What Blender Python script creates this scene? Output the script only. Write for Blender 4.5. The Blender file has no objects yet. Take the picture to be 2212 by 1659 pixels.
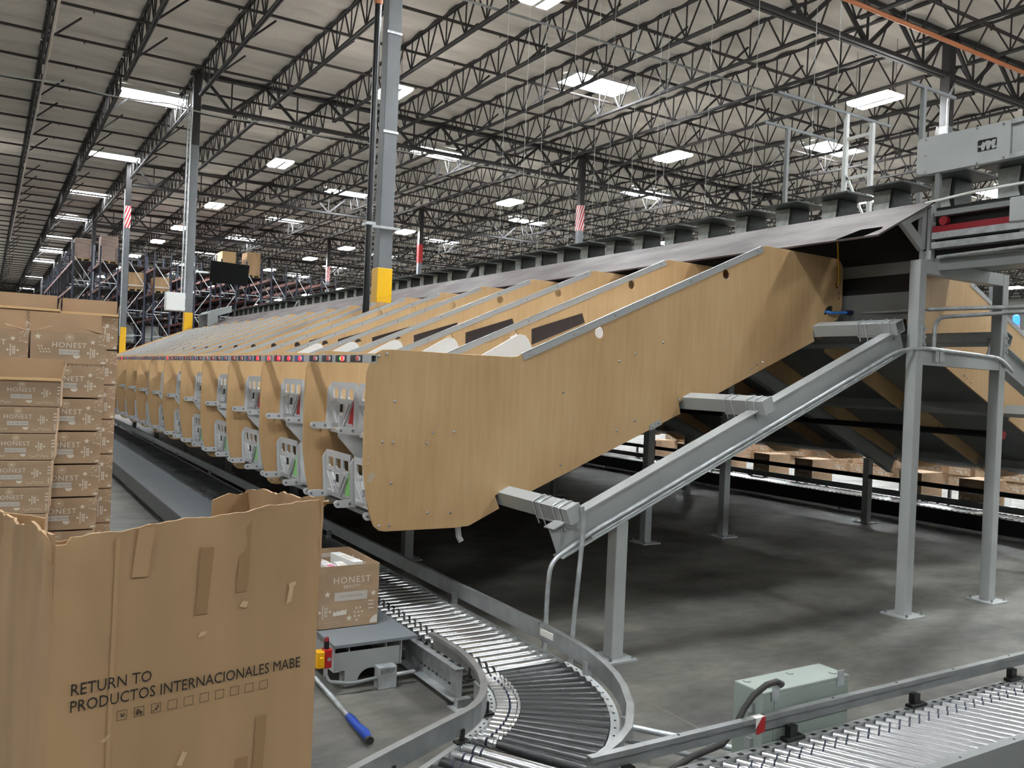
import bpy, math, random
from mathutils import Vector, Matrix
from mathutils.geometry import tessellate_polygon
R = math.radians
random.seed(7)
SC = bpy.context.scene
COL = SC.collection

# ------------------------------------------------------------------ camera
EYE = Vector((0, 0, 1.7))
YAW, PIT, ROL = R(31.515), R(-0.2613), R(2.4423)
fw = Vector((math.sin(YAW)*math.cos(PIT), math.cos(YAW)*math.cos(PIT), math.sin(PIT)))
rt = Vector((math.cos(YAW), -math.sin(YAW), 0)); up = rt.cross(fw)
r2 = rt*math.cos(ROL)+up*math.sin(ROL); u2 = -rt*math.sin(ROL)+up*math.cos(ROL)
cd = bpy.data.cameras.new('camera'); cam = bpy.data.objects.new('camera', cd); COL.objects.link(cam)
cd.sensor_fit = 'HORIZONTAL'; cd.sensor_width = 36; cd.lens = 1850.74*36/2212
cd.clip_start = .05; cd.clip_end = 400
cam.matrix_world = Matrix(((r2.x, u2.x, -fw.x, EYE.x), (r2.y, u2.y, -fw.y, EYE.y), (r2.z, u2.z, -fw.z, EYE.z), (0, 0, 0, 1)))
SC.camera = cam

# ------------------------------------------------------------------ world, exposure, light strengths
W = bpy.data.worlds.new('world'); SC.world = W; W.use_nodes = True
W.node_tree.nodes['Background'].inputs[0].default_value = (.55, .6, .65, 1)
W.node_tree.nodes['Background'].inputs[1].default_value = .05
LED_STRENGTH = 120
ADDED_GLOW_STRENGTH = 38
SKY_STRENGTH = 24
vs = SC.view_settings
SC.display_settings.display_device = 'sRGB'
vs.view_transform = 'Standard'; vs.look = 'None'; vs.exposure = 1.2; vs.gamma = 1; vs.use_curve_mapping = False
cy = SC.cycles
cy.max_bounces = 6; cy.diffuse_bounces = 4; cy.glossy_bounces = 3; cy.transmission_bounces = 2
cy.sample_clamp_indirect = 6; cy.caustics_reflective = False; cy.caustics_refractive = False
cy.use_denoising = True
try: cy.denoiser = 'OPENIMAGEDENOISE'; cy.use_light_tree = True
except Exception: pass

# ------------------------------------------------------------------ materials
def lin(c):
    return tuple(((x/255)/12.92 if x/255 <= .04045 else ((x/255+.055)/1.055)**2.4) for x in c)
MATS = {}
def mat(name, rgb, rough=.55, metal=0, var=0, vscale=3, vstretch=(1, 1, 1), bump=0, bscale=60, rgb2=None, coat=0, bdist=.01):
    if name in MATS: return MATS[name]
    m = bpy.data.materials.new(name); m.use_nodes = True; MATS[name] = m
    nt = m.node_tree; b = nt.nodes['Principled BSDF']
    b.inputs['Base Color'].default_value = (*lin(rgb), 1); b.inputs['Roughness'].default_value = rough; b.inputs['Metallic'].default_value = metal
    if coat: b.inputs['Coat Weight'].default_value = coat
    tc = nt.nodes.new('ShaderNodeTexCoord')
    if var or rgb2:
        mp = nt.nodes.new('ShaderNodeMapping'); mp.inputs['Scale'].default_value = vstretch
        nz = nt.nodes.new('ShaderNodeTexNoise'); nz.inputs['Scale'].default_value = vscale; nz.inputs['Detail'].default_value = 5
        rp = nt.nodes.new('ShaderNodeValToRGB'); rp.color_ramp.elements[0].position = .32; rp.color_ramp.elements[1].position = .68
        a = [max(0, x*(1-var)) for x in rgb]; c = rgb2 or [min(255, x*(1+var)) for x in rgb]
        if rgb2: a = rgb
        rp.color_ramp.elements[0].color = (*lin(a), 1); rp.color_ramp.elements[1].color = (*lin(c), 1)
        nt.links.new(tc.outputs['Object'], mp.inputs[0]); nt.links.new(mp.outputs[0], nz.inputs[0])
        nt.links.new(nz.outputs[0], rp.inputs[0]); nt.links.new(rp.outputs[0], b.inputs['Base Color'])
    if bump:
        n2 = nt.nodes.new('ShaderNodeTexNoise'); n2.inputs['Scale'].default_value = bscale; n2.inputs['Detail'].default_value = 3
        bp = nt.nodes.new('ShaderNodeBump'); bp.inputs['Strength'].default_value = bump; bp.inputs['Distance'].default_value = bdist
        nt.links.new(tc.outputs['Object'], n2.inputs[0]); nt.links.new(n2.outputs[0], bp.inputs['Height']); nt.links.new(bp.outputs[0], b.inputs['Normal'])
    return m
def emit(name, rgb, s):
    m = bpy.data.materials.new(name); m.use_nodes = True; MATS[name] = m
    b = m.node_tree.nodes['Principled BSDF']
    b.inputs['Base Color'].default_value = (*lin(rgb), 1); b.inputs['Emission Color'].default_value = (*lin(rgb), 1); b.inputs['Emission Strength'].default_value = s
    return m

def plywood():
    m = bpy.data.materials.new('birch_plywood'); m.use_nodes = True; nt = m.node_tree; b = nt.nodes['Principled BSDF']; b.inputs['Roughness'].default_value = .42
    tc = nt.nodes.new('ShaderNodeTexCoord')
    def noise(stretch, sc, det, rot=0):
        mp = nt.nodes.new('ShaderNodeMapping'); mp.inputs['Scale'].default_value = stretch; mp.inputs['Rotation'].default_value = (0, rot, 0)
        n = nt.nodes.new('ShaderNodeTexNoise'); n.inputs['Scale'].default_value = sc; n.inputs['Detail'].default_value = det
        nt.links.new(tc.outputs['Object'], mp.inputs[0]); nt.links.new(mp.outputs[0], n.inputs[0]); return n
    def ramp(n, p0, c0, p1, c1):
        r = nt.nodes.new('ShaderNodeValToRGB'); r.color_ramp.elements[0].position = p0; r.color_ramp.elements[1].position = p1
        r.color_ramp.elements[0].color = (*lin(c0), 1); r.color_ramp.elements[1].color = (*lin(c1), 1); nt.links.new(n.outputs[0], r.inputs[0]); return r
    def mix(mode, f, a, c):
        x = nt.nodes.new('ShaderNodeMix'); x.data_type = 'RGBA'; x.blend_type = mode
        if isinstance(f, float): x.inputs[0].default_value = f
        else: nt.links.new(f, x.inputs[0])
        nt.links.new(a, x.inputs[6]); nt.links.new(c, x.inputs[7]); return x.outputs[2]
    a = ramp(noise((7, 7, .55), 4, 4, -.35), .3, (203, 168, 122), .72, (212, 179, 134))
    c = ramp(noise((1, 1, .5), 1.6, 3), .35, (234, 227, 218), .65, (255, 255, 255))
    o = mix('MULTIPLY', 1.0, a.outputs[0], c.outputs[0])
    e = ramp(noise((40, 40, 2.2), 2.5, 2, -.35), .71, (255, 255, 255), .78, (206, 178, 148))
    o = mix('MULTIPLY', .8, o, e.outputs[0])
    nt.links.new(o, b.inputs['Base Color']); MATS['ply'] = m; return m
PLY = plywood()
def concrete():
    m = bpy.data.materials.new('sealed_concrete'); m.use_nodes = True; nt = m.node_tree; b = nt.nodes['Principled BSDF']
    tc = nt.nodes.new('ShaderNodeTexCoord')
    def noise(sc, det, st=(1, 1, 1)):
        mp = nt.nodes.new('ShaderNodeMapping'); mp.inputs['Scale'].default_value = st
        n = nt.nodes.new('ShaderNodeTexNoise'); n.inputs['Scale'].default_value = sc; n.inputs['Detail'].default_value = det; n.inputs['Roughness'].default_value = .62
        nt.links.new(tc.outputs['Object'], mp.inputs[0]); nt.links.new(mp.outputs[0], n.inputs[0]); return n
    r = nt.nodes.new('ShaderNodeValToRGB'); e = r.color_ramp.elements
    e[0].position = .3; e[0].color = (*lin((72, 72, 71)), 1); e[1].position = .70; e[1].color = (*lin((136, 133, 125)), 1)
    nt.links.new(noise(1.3, 8, (1, 1.6, 1)).outputs[0], r.inputs[0])
    r2 = nt.nodes.new('ShaderNodeValToRGB'); e = r2.color_ramp.elements
    e[0].position = .35; e[0].color = (.62, .62, .62, 1); e[1].position = .6; e[1].color = (1, 1, 1, 1)
    nt.links.new(noise(7, 6, (1, 2.5, 1)).outputs[0], r2.inputs[0])
    x = nt.nodes.new('ShaderNodeMix'); x.data_type = 'RGBA'; x.blend_type = 'MULTIPLY'; x.inputs[0].default_value = .55
    nt.links.new(r.outputs[0], x.inputs[6]); nt.links.new(r2.outputs[0], x.inputs[7])
    # saw-cut joints every 4.6 m
    sp = nt.nodes.new('ShaderNodeSeparateXYZ'); nt.links.new(tc.outputs['Object'], sp.inputs[0])
    prev = None
    for ax, off in ((0, 3.05), (1, 3.72)):
        ad = nt.nodes.new('ShaderNodeMath'); ad.operation = 'ADD'; ad.inputs[1].default_value = off+460
        mo = nt.nodes.new('ShaderNodeMath'); mo.operation = 'MODULO'; mo.inputs[1].default_value = 4.57
        lt = nt.nodes.new('ShaderNodeMath'); lt.operation = 'LESS_THAN'; lt.inputs[1].default_value = .012
        nt.links.new(sp.outputs[ax], ad.inputs[0]); nt.links.new(ad.outputs[0], mo.inputs[0]); nt.links.new(mo.outputs[0], lt.inputs[0])
        if prev:
            mx = nt.nodes.new('ShaderNodeMath'); mx.operation = 'MAXIMUM'; nt.links.new(prev, mx.inputs[0]); nt.links.new(lt.outputs[0], mx.inputs[1]); prev = mx.outputs[0]
        else: prev = lt.outputs[0]
    y = nt.nodes.new('ShaderNodeMix'); y.data_type = 'RGBA'; nt.links.new(prev, y.inputs[0]); nt.links.new(x.outputs[2], y.inputs[6]); y.inputs[7].default_value = (*lin((120, 114, 102)), 1)
    nt.links.new(y.outputs[2], b.inputs['Base Color'])
    rr = nt.nodes.new('ShaderNodeMapRange'); rr.inputs['To Min'].default_value = .38; rr.inputs['To Max'].default_value = .6
    nt.links.new(noise(3, 5).outputs[0], rr.inputs[0]); nt.links.new(rr.outputs[0], b.inputs['Roughness'])
    MATS['concrete'] = m; return m
CONC = concrete()
CEIL = mat('ceiling_insulation', (214, 208, 200), .8, 0, .06, .5, (.5, 3, 1), .35, 2.2, bdist=.15)
STEEL = mat('dark_painted_steel', (42, 40, 40), .6, 0, .1, 2)
STEELP = mat('black_sprinkler_pipe', (44, 38, 36), .55)
COLG = mat('grey_column_paint', (112, 116, 120), .5, 0, .05, 2)
YEL = mat('yellow_column_guard', (246, 190, 8), .4)
GREY = mat('light_grey_powder_coat', (178, 182, 182), .42, 0, .03, 3, bump=.05, bscale=300, bdist=.002)
GREYD = mat('mid_grey_paint', (128, 131, 131), .45, 0, .04, 3)
GALV = mat('galvanised_steel', (190, 194, 196), .36, .5, .1, 14)
CHROME = mat('zinc_roller_steel', (212, 214, 216), .25, .92, .03, 4)
TRIM = mat('zinc_edge_trim', (176, 178, 178), .45, .35)
PLAST = mat('grey_gate_plastic', (200, 202, 204), .5)
WHITE = mat('white_hdpe', (236, 236, 234), .35)
WPAINT = mat('white_paint', (222, 224, 222), .5)
BLACK = mat('black_rubber', (22, 22, 23), .55)
BROWN = mat('dark_brown_phenolic', (38, 24, 22), .35)
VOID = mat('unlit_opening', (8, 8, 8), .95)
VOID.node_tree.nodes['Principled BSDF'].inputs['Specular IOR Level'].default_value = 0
COVER = mat('worn_brown_deck_board', (52, 34, 32), .62, 0, 0, 2.2, (.8, .55, 2.5), rgb2=(98, 88, 84))
COVER.node_tree.nodes['Principled BSDF'].inputs['Specular IOR Level'].default_value = .25
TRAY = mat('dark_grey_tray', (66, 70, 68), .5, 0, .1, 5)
PED = mat('worn_lit_carrier_grey', (176, 180, 174), .5, 0, .12, 10)
TABLE = mat('grey_laminate', (124, 130, 135), .42, 0, .03, 3)
CARD = mat('kraft_cardboard', (177, 149, 120), .75, 0, .05, 5, (1, 1, 3))
CARDB = mat('worn_kraft_cardboard', (172, 140, 103), .72, 0, .06, 2.2, (2.5, 2.5, .5), .25, 6, bdist=.02)
CARDI = mat('kraft_inside', (184, 154, 122), .8, 0, .04, 4)
CARDE = mat('kraft_cut_edge', (226, 190, 140), .8)
INK = mat('white_print', (228, 220, 206), .7)
INKB = mat('black_print', (34, 30, 26), .7)
GUARDG = mat('brushed_guard_rail', (150, 153, 153), .38, .6, .06, 9)
DROLL = mat('dark_tapered_roller', (58, 59, 60), .36, .2)
BAND = mat('dark_drive_band', (30, 38, 58), .5)
BLUE = mat('blue_rubber_grip', (22, 66, 160), .5)
BLUEL = mat('light_blue_tube', (60, 128, 214), .45)
RED = mat('red_plastic', (176, 28, 30), .4)
REDM = mat('dull_red_panel', (132, 20, 30), .5)
GRN = mat('light_green_sticker', (150, 222, 130), .6)
YPL = mat('yellow_plastic', (238, 178, 20), .4)
ENC = mat('grey_green_enclosure', (150, 160, 152), .5, 0, .03, 4)
CABLE = mat('black_cable', (44, 42, 40), .6)
ORANGE = mat('orange_rack_beam', (124, 58, 42), .5, 0, .06, 3)
NAVY = mat('navy_rack_upright', (26, 31, 52), .5)
ORP = mat('copper_orange_pipe', (190, 116, 72), .4)
WOODP = mat('pale_pallet_wood', (190, 158, 112), .8)
WRAP = mat('wrapped_goods', (150, 128, 116), .5, 0, .12, 3, (.6, .6, 4))
DKG = mat('dark_grey_paint', (78, 79, 78), .5)
SCREEN = mat('black_screen', (7, 7, 8), .6)
SCREEN.node_tree.nodes['Principled BSDF'].inputs['Specular IOR Level'].default_value = .08
TAPE = mat('clear_tape', (196, 180, 156), .2)
PAPER = mat('paper_label', (232, 230, 224), .6)
PINK = mat('pink_print', (226, 130, 170), .5)
DKGREY = mat('dark_grey_label', (52, 52, 58), .5)
LEDM = emit('led_diffuser', (246, 252, 255), LED_STRENGTH)
GLOWM = emit('added_side_glow', (255, 248, 240), ADDED_GLOW_STRENGTH)
SKYM = emit('skylight_panel', (246, 250, 255), SKY_STRENGTH)
LRED = emit('lit_red_lamp', (255, 30, 40), 2.0)
LGRN = emit('lit_green_lamp', (30, 255, 60), 1.6)
LDIM = mat('unlit_red_lamp', (214, 96, 96), .3)
LBLUE = emit('lit_blue_lamp', (20, 60, 255), 6)

# ------------------------------------------------------------------ mesh builder
class MB:
    def __init__(s, org=(0, 0, 0)): s.v = []; s.f = []; s.o = Vector(org); s.mk = []
    def mark(s, k): s.mk.append((len(s.f), k)); return s      # faces added from here on use material k
    def add(s, vs, fs):
        n = len(s.v); s.v += [Vector(p) for p in vs]; s.f += [tuple(i+n for i in f) for f in fs]; return s
    def box(s, c, d, M=None):
        x, y, z = d[0]/2, d[1]/2, d[2]/2; c = Vector(c)
        P = [Vector((i, j, k)) for k in (-z, z) for j in (-y, y) for i in (-x, x)]
        if M is not None: P = [M @ p for p in P]
        return s.add([p+c for p in P], [(0, 2, 3, 1), (4, 5, 7, 6), (0, 1, 5, 4), (2, 6, 7, 3), (0, 4, 6, 2), (1, 3, 7, 5)])
    def bx(s, x0, x1, y0, y1, z0, z1): return s.box(((x0+x1)/2, (y0+y1)/2, (z0+z1)/2), (x1-x0, y1-y0, z1-z0))
    def bar(s, a, b, w, h=None, upv=(0, 0, 1)):
        a, b = Vector(a), Vector(b); d = (b-a); L = d.length; d.normalize(); u = Vector(upv)
        if abs(d.dot(u)) > .98: u = Vector((0, 1, 0))
        sx = d.cross(u).normalized(); uz = sx.cross(d); M = Matrix((sx, d, uz)).transposed()
        return s.box((a+b)/2, (w, L, h or w), M)
    def tube(s, pts, r, n=8, cap=True):
        pts = [Vector(p) for p in pts]; N = len(pts); rs = r if isinstance(r, (list, tuple)) else [r]*N
        base = len(s.v); ref = None
        for i, p in enumerate(pts):
            t = (pts[min(i+1, N-1)]-pts[max(i-1, 0)]).normalized()
            if ref is None: ref = Vector((0, 0, 1)) if abs(t.z) < .9 else Vector((1, 0, 0))
            a = (ref-t*ref.dot(t)).normalized(); b = t.cross(a); ref = a
            s.v += [p+(a*math.cos(2*math.pi*k/n)+b*math.sin(2*math.pi*k/n))*rs[i] for k in range(n)]
        for i in range(N-1):
            for k in range(n):
                k2 = (k+1) % n; s.f.append((base+i*n+k, base+i*n+k2, base+(i+1)*n+k2, base+(i+1)*n+k))
        if cap:
            s.f.append(tuple(base+k for k in range(n))[::-1]); s.f.append(tuple(base+(N-1)*n+k for k in range(n)))
        return s
    def cyl(s, a, b, r, n=12): return s.tube([a, b], r, n)
    def prism(s, loops, fn, t0, t1):
        # loops: outer + holes of 2-D points; fn(u,v,t)->3-D
        tri = tessellate_polygon([[Vector((p[0], p[1], 0)) for p in L] for L in loops])
        flat = [p for L in loops for p in L]; n = len(flat)
        vs = [fn(p[0], p[1], t0) for p in flat]+[fn(p[0], p[1], t1) for p in flat]; fs = []
        for t in tri: fs.append(tuple(t)); fs.append(tuple(i+n for i in reversed(t)))
        k = 0
        for L in loops:
            m = len(L)
            for i in range(m): a, b = k+i, k+(i+1) % m; fs.append((a, b, b+n, a+n))
            k += m
        return s.add(vs, fs)
    def flat(s, loops, fn):
        tri = tessellate_polygon([[Vector((p[0], p[1], 0)) for p in L] for L in loops])
        return s.add([fn(p[0], p[1]) for L in loops for p in L], [tuple(t) for t in tri])
    def sweep(s, path, prof, cap=True):
        # path: horizontal 3-D polyline; prof: (side, up) points
        path = [Vector(p) for p in path]; N = len(path); m = len(prof); base = len(s.v)
        for i, p in enumerate(path):
            t = (path[min(i+1, N-1)]-path[max(i-1, 0)]); t.z = 0; t.normalize(); sd = Vector((t.y, -t.x, 0))
            s.v += [p+sd*a+Vector((0, 0, b)) for a, b in prof]
        for i in range(N-1):
            for k in range(m):
                k2 = (k+1) % m; s.f.append((base+i*m+k, base+i*m+k2, base+(i+1)*m+k2, base+(i+1)*m+k))
        if cap: s.f.append(tuple(base+k for k in range(m))); s.f.append(tuple(base+(N-1)*m+k for k in range(m))[::-1])
        return s
    def build(s, name, m, parent=None, smooth=False, bevel=0, fix=True):
        me = bpy.data.meshes.new(name); me.from_pydata([v-s.o for v in s.v], [], s.f); me.update()
        for st, k in s.mk:
            for p in me.polygons[st:]: p.material_index = k
        if fix:
            import bmesh
            bm = bmesh.new(); bm.from_mesh(me); bmesh.ops.recalc_face_normals(bm, faces=bm.faces); bm.to_mesh(me); bm.free()
        for mm in (m if isinstance(m, (list, tuple)) else [m]): me.materials.append(mm)
        if smooth:
            me.polygons.foreach_set('use_smooth', [True]*len(me.polygons)); me.set_sharp_from_angle(angle=R(42))
        o = bpy.data.objects.new(name, me); COL.objects.link(o)
        if parent is not None:
            o.parent = parent
            # a child's mesh is written relative to the thing's base; sub-parts share the same base
        else: o.location = s.o
        if bevel:
            b = o.modifiers.new('edge', 'BEVEL'); b.width = bevel; b.segments = 2; b.limit_method = 'ANGLE'; b.angle_limit = R(40)
        return o
def tag(o, label=None, cat=None, group=None, kind=None):
    if label: o['label'] = label
    if cat: o['category'] = cat
    if group: o['group'] = group
    if kind: o['kind'] = kind
    return o
def empty(name, loc, label, cat, group=None):
    o = bpy.data.objects.new(name, None); COL.objects.link(o); o.location = loc; o.empty_display_size = .1
    return tag(o, label, cat, group)
KIDS = {}
def kids(o): return list(o.children)
def copy_tree(o, parent=None, loc=None, scale=None, skip=()):
    c = o.copy(); COL.objects.link(c); c.parent = parent
    if loc is not None: c.location = loc
    if scale is not None: c.scale = scale
    for ch in kids(o):
        if ch.name.split('.')[0] not in skip: copy_tree(ch, c)
    return c
ORD = ['first', 'second', 'third', 'fourth', 'fifth', 'sixth', 'seventh', 'eighth', 'ninth', 'tenth', 'eleventh', 'twelfth', 'thirteenth', 'fourteenth', 'fifteenth', 'sixteenth', 'seventeenth', 'eighteenth', 'nineteenth', 'twentieth', 'twenty-first', 'twenty-second', 'twenty-third', 'twenty-fourth', 'twenty-fifth', 'twenty-sixth', 'twenty-seventh', 'twenty-eighth', 'twenty-ninth', 'thirtieth']
def nth(i): return ORD[i] if i < len(ORD) else str(i+1)+'th'
def text_mesh(body, size, align='LEFT', spacing=1.0):
    c = bpy.data.curves.new('lettering', 'FONT'); c.body = body; c.size = size; c.align_x = align; c.space_character = spacing; c.resolution_u = 2
    o = bpy.data.objects.new('lettering', c); COL.objects.link(o)
    dg = bpy.context.evaluated_depsgraph_get(); me = bpy.data.meshes.new_from_object(o.evaluated_get(dg))
    v = [tuple(p.co) for p in me.vertices]; f = [tuple(p.vertices) for p in me.polygons]
    bpy.data.objects.remove(o); bpy.data.curves.remove(c); bpy.data.meshes.remove(me); return v, f
def put_text(mb, body, size, fn, align='LEFT', spacing=1.0, sx=1.0, x0=0, y0=0):
    v, f = text_mesh(body, size, align, spacing); mb.add([fn(p[0]*sx+x0, p[1]+y0) for p in v], f); return mb

# ------------------------------------------------------------------ building shell
X0, X1, Y0, Y1 = -26, 76, -21, 250
def zc(y): return 11.16+.0085*(y-28.9)
tag(MB().bx(X0, X1, Y0, Y1, -.3, 0).build('floor', CONC), kind='structure')
WALLM = mat('warehouse_wall', (186, 188, 186), .7)
for nm, b in (('wall_left', (X0-.3, X0, Y0, Y1)), ('wall_right', (X1, X1+.3, Y0, Y1)), ('wall_front', (X0, X1, Y0-.3, Y0)), ('wall_back', (X0, X1, Y1, Y1+.3))):
    tag(MB().bx(*b, 0, 12.6).build(nm, WALLM), kind='structure')
JX0, JP = 5.43, 2.177
def ceiling():
    mb = MB(); xs = [X0]+[JX0+JP*(i/2) for i in range(-8, 62)]+[X1]
    ys = [Y0, -12, -4, 2]+[5+.16*i for i in range(int(75/.16))]+[80+1.0*i for i in range(169)]+[Y1]
    rnd = random.Random(3); ph = [rnd.uniform(-.5, .5) for _ in range(len(xs))]
    for y in ys:
        for i, x in enumerate(xs):
            z = zc(y)
            if 5 <= y < 80 and 0 < i < len(xs)-1:
                on = abs(((x-JX0)/JP) % 1) < .05 or abs(((x-JX0)/JP) % 1) > .95
                if on: z += -.10*abs(math.sin(math.pi*y/1.026))+.03
                else: z += -.02-.035*math.sin(2*math.pi*y/.62+ph[i])-.03*math.sin(2*math.pi*y/1.9+3*ph[i])
            mb.v.append(Vector((x, y, z)))
    n = len(xs)
    for j in range(len(ys)-1):
        for i in range(n-1): mb.f.append((j*n+i, j*n+i+1, (j+1)*n+i+1, (j+1)*n+i))
    o = mb.build('ceiling', CEIL, smooth=True, fix=False); tag(o, kind='structure')
ceiling()

# ------------------------------------------------------------------ roof steel
GY = [-2.5, 13.05, 28.9]+[28.9+15.4*k for k in range(1, 14)]
GX = [JX0-15.24+15.24*j for j in range(0, 6)]
def gz(y): return 10.05+.0085*(y-28.9)
# girders: one thing per span between two columns
def girder_mesh():
    mb = MB(); L = 15.24; p = L/7
    for z, h in ((0, .10), (1.02, .13)):
        mb.bx(.15, L-.15, -.11, -.02, z-h/2, z+h/2); mb.bx(.15, L-.15, .02, .11, z-h/2, z+h/2)
    for k in range(7):
        mb.bar((k*p+(.15 if k == 0 else 0), 0, 1.0), (k*p+p/2, 0, .02), .09, .07, (0, 1, 0)); mb.bar((k*p+p/2, 0, .02), ((k+1)*p-(.15 if k == 6 else 0), 0, 1.0), .09, .07, (0, 1, 0))
        mb.bar((k*p+p/2, 0, .0), (k*p+p/2, 0, 1.0), .045)
    return mb
girder0 = None
for k, y in enumerate(GY):
    for j in range(1, 5) if y < 125 else (0, 1):
        if girder0 is None: girder0 = o = girder_mesh().build('roof_girder', STEEL)
        else: o = girder0.copy(); COL.objects.link(o)
        o.location = (GX[j-1]+15.24, y, gz(y)) if False else (GX[j], y, gz(y))
        tag(o, 'dark steel roof girder with broad V webs running from column top to column top', 'girder', 'roof girders between the columns')
# joists: one thing per bay
def joist_mesh(L):
    mb = MB(); zb, zt = -.90, -.03; n = 15; p = L/n
    for s in (-1, 1):
        mb.bx(s*.035-.022, s*.035+.022, .14, L-.14, zt-.04, zt+.02)
        mb.bx(s*.035-.022, s*.035+.022, .6, L-.6, zb-.03, zb+.03)
    for k in range(n):
        yb = (k+.5)*p
        if 0 < k < n-1: mb.bar((0, yb, zb), (0, yb, zt), .028, .028)
        ya = .16 if k == 0 else k*p; yc = L-.16 if k == n-1 else (k+1)*p
        mb.bar((0, ya+.02, zt), (0, yb, zb), .032, .032); mb.bar((0, yb, zb), (0, yc-.02, zt), .032, .032)
    for k in (3, 6, 9, 12):          # kicker braces up to the deck
        mb.bar((0, k*p+.3, zb), (.78, k*p+.3, zt-.12), .05, .05)
    return mb
jm = {}
nj = 0
for k in range(len(GY)-1):
    ya, yb = GY[k], GY[k+1]; L = yb-ya
    lo = -3 if k else -2; hi = [9, 20, 31, 31, 31, 31, 31, 31][k] if k < 8 else 2
    for i in range(lo, hi+1):
        key = round(L, 2)
        if nj >= 235 and k < 7: pass
        if key not in jm: jm[key] = o = joist_mesh(L).build('roof_joist', STEEL)
        else: o = jm[key].copy(); COL.objects.link(o)
        o.location = (JX0+JP*i, ya, zc(ya)-.02); o.rotation_euler = (math.atan2(zc(yb)-zc(ya), L), 0, 0)
        tag(o, 'dark open-web steel roof joist hanging under the pale quilted ceiling', 'joist', 'roof joists under the ceiling'); nj += 1
# sprinkler branch pipes running across under the deck
pipe0 = None
for k in range(64):
    y = 9.2+2.6*k; x1 = min(73, 12+1.9*y) if y < 34 else 73
    mb = MB((-2, y, zc(y)-.32)); mb.cyl((-2, y, zc(y)-.32), (x1, y, zc(y)-.32), .042, 8)
    for q in range(int((x1+2)/3.05)): mb.cyl((-1+3.05*q, y, zc(y)-.40), (-1+3.05*q, y, zc(y)-.32), .02, 6)
    tag(mb.build('sprinkler_pipe', STEELP, smooth=True), 'black sprinkler branch pipe running across the roof joists', 'pipe', 'sprinkler branch pipes under the roof')
# columns
def column(x, y, label, top=True, wrap=None, group=None, guard=True):
    h = gz(y)+1.02; w = .117
    t = empty('steel_column', (x, y, 0), label, 'column', group)
    MB(t.location).bx(x-w, x+w, y-w, y+w, 0, h-2.3).bx(x-.2, x+.2, y-.2, y+.2, 0, .02).build('shaft', COLG, t, bevel=.02)
    MB(t.location).bx(x-w, x+w, y-w, y+w, h-2.3, h).bx(x-.2, x+.2, y-.2, y+.2, h-.03, h).build('column_head', STEEL, t)
    if guard: MB(t.location).bx(x-w-.012, x+w+.012, y-w-.012, y+w+.012, .03, 3.42).bx(x-w-.016, x+w+.016, y-w-.016, y+w+.016, 2.93, 2.945).build('yellow_guard', YEL, t, bevel=.01)['label'] = 'yellow sleeve'
    z0, z1 = h-3.1, h-2.05
    if wrap == 'stripe':
        wr = MB(t.location).bx(x-w-.01, x+w+.01, y-w-.01, y+w+.01, z0, z1).build('striped_wrap', stripe_mat(), t); wr['label'] = 'red and white striped wrap'
    elif wrap == 'red':
        wr = MB(t.location).bx(x-w-.01, x+w+.01, y-w-.01, y+w+.01, z0, z1).build('red_wrap', RED, t); wr['label'] = 'red wrap'
    return t
def stripe_mat():
    if 'stripe' in MATS: return MATS['stripe']
    m = bpy.data.materials.new('red_white_stripes'); m.use_nodes = True; nt = m.node_tree; b = nt.nodes['Principled BSDF']
    tc = nt.nodes.new('ShaderNodeTexCoord'); wv = nt.nodes.new('ShaderNodeTexWave'); wv.bands_direction = 'X'; wv.inputs['Scale'].default_value = 3.6; wv.inputs['Distortion'].default_value = 0
    mp = nt.nodes.new('ShaderNodeMapping'); mp.inputs['Rotation'].default_value = (0, R(-18), R(40))
    rp = nt.nodes.new('ShaderNodeValToRGB'); rp.color_ramp.interpolation = 'CONSTANT'; rp.color_ramp.elements[0].color = (*lin((196, 24, 40)), 1); rp.color_ramp.elements[1].position = .5; rp.color_ramp.elements[1].color = (*lin((236, 226, 222)), 1)
    nt.links.new(tc.outputs['Object'], mp.inputs[0]); nt.links.new(mp.outputs[0], wv.inputs[0]); nt.links.new(wv.outputs[0], rp.inputs[0]); nt.links.new(rp.outputs[0], b.inputs['Base Color'])
    MATS['stripe'] = m; return m
CX = [JX0+15.24*j for j in range(4)]
special = {(0, 1): 'nearest grey steel column rising from between the plywood chutes, yellow sleeved', (0, 2): 'grey steel column carrying the white electrical box', (1, 2): 'grey steel column with red and white striped wrap behind the sorter trays',
           (0, 3): 'grey steel column with striped wrap standing before the pallet racks', (1, 3): 'grey steel column with a plain red wrap near its top', (1, 1): 'dark steel column rising behind the grey sorter drive cover', (1, 4): 'distant grey column with a faded striped wrap, above the long row of trays'}
wraps = {(1, 2): 'stripe', (0, 3): 'stripe', (1, 3): 'red', (1, 4): 'stripe'}
for k, y in enumerate(GY[1:]):
    for j, x in enumerate(CX):
        if y > 125 and j > 0: continue
        if k == 0 and j > 1: continue
        lab = special.get((j, k+1))
        column(x, y, lab or 'far grey steel column among the roof joists', wrap=wraps.get((j, k+1)), group=None if lab else 'far steel columns')
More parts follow.
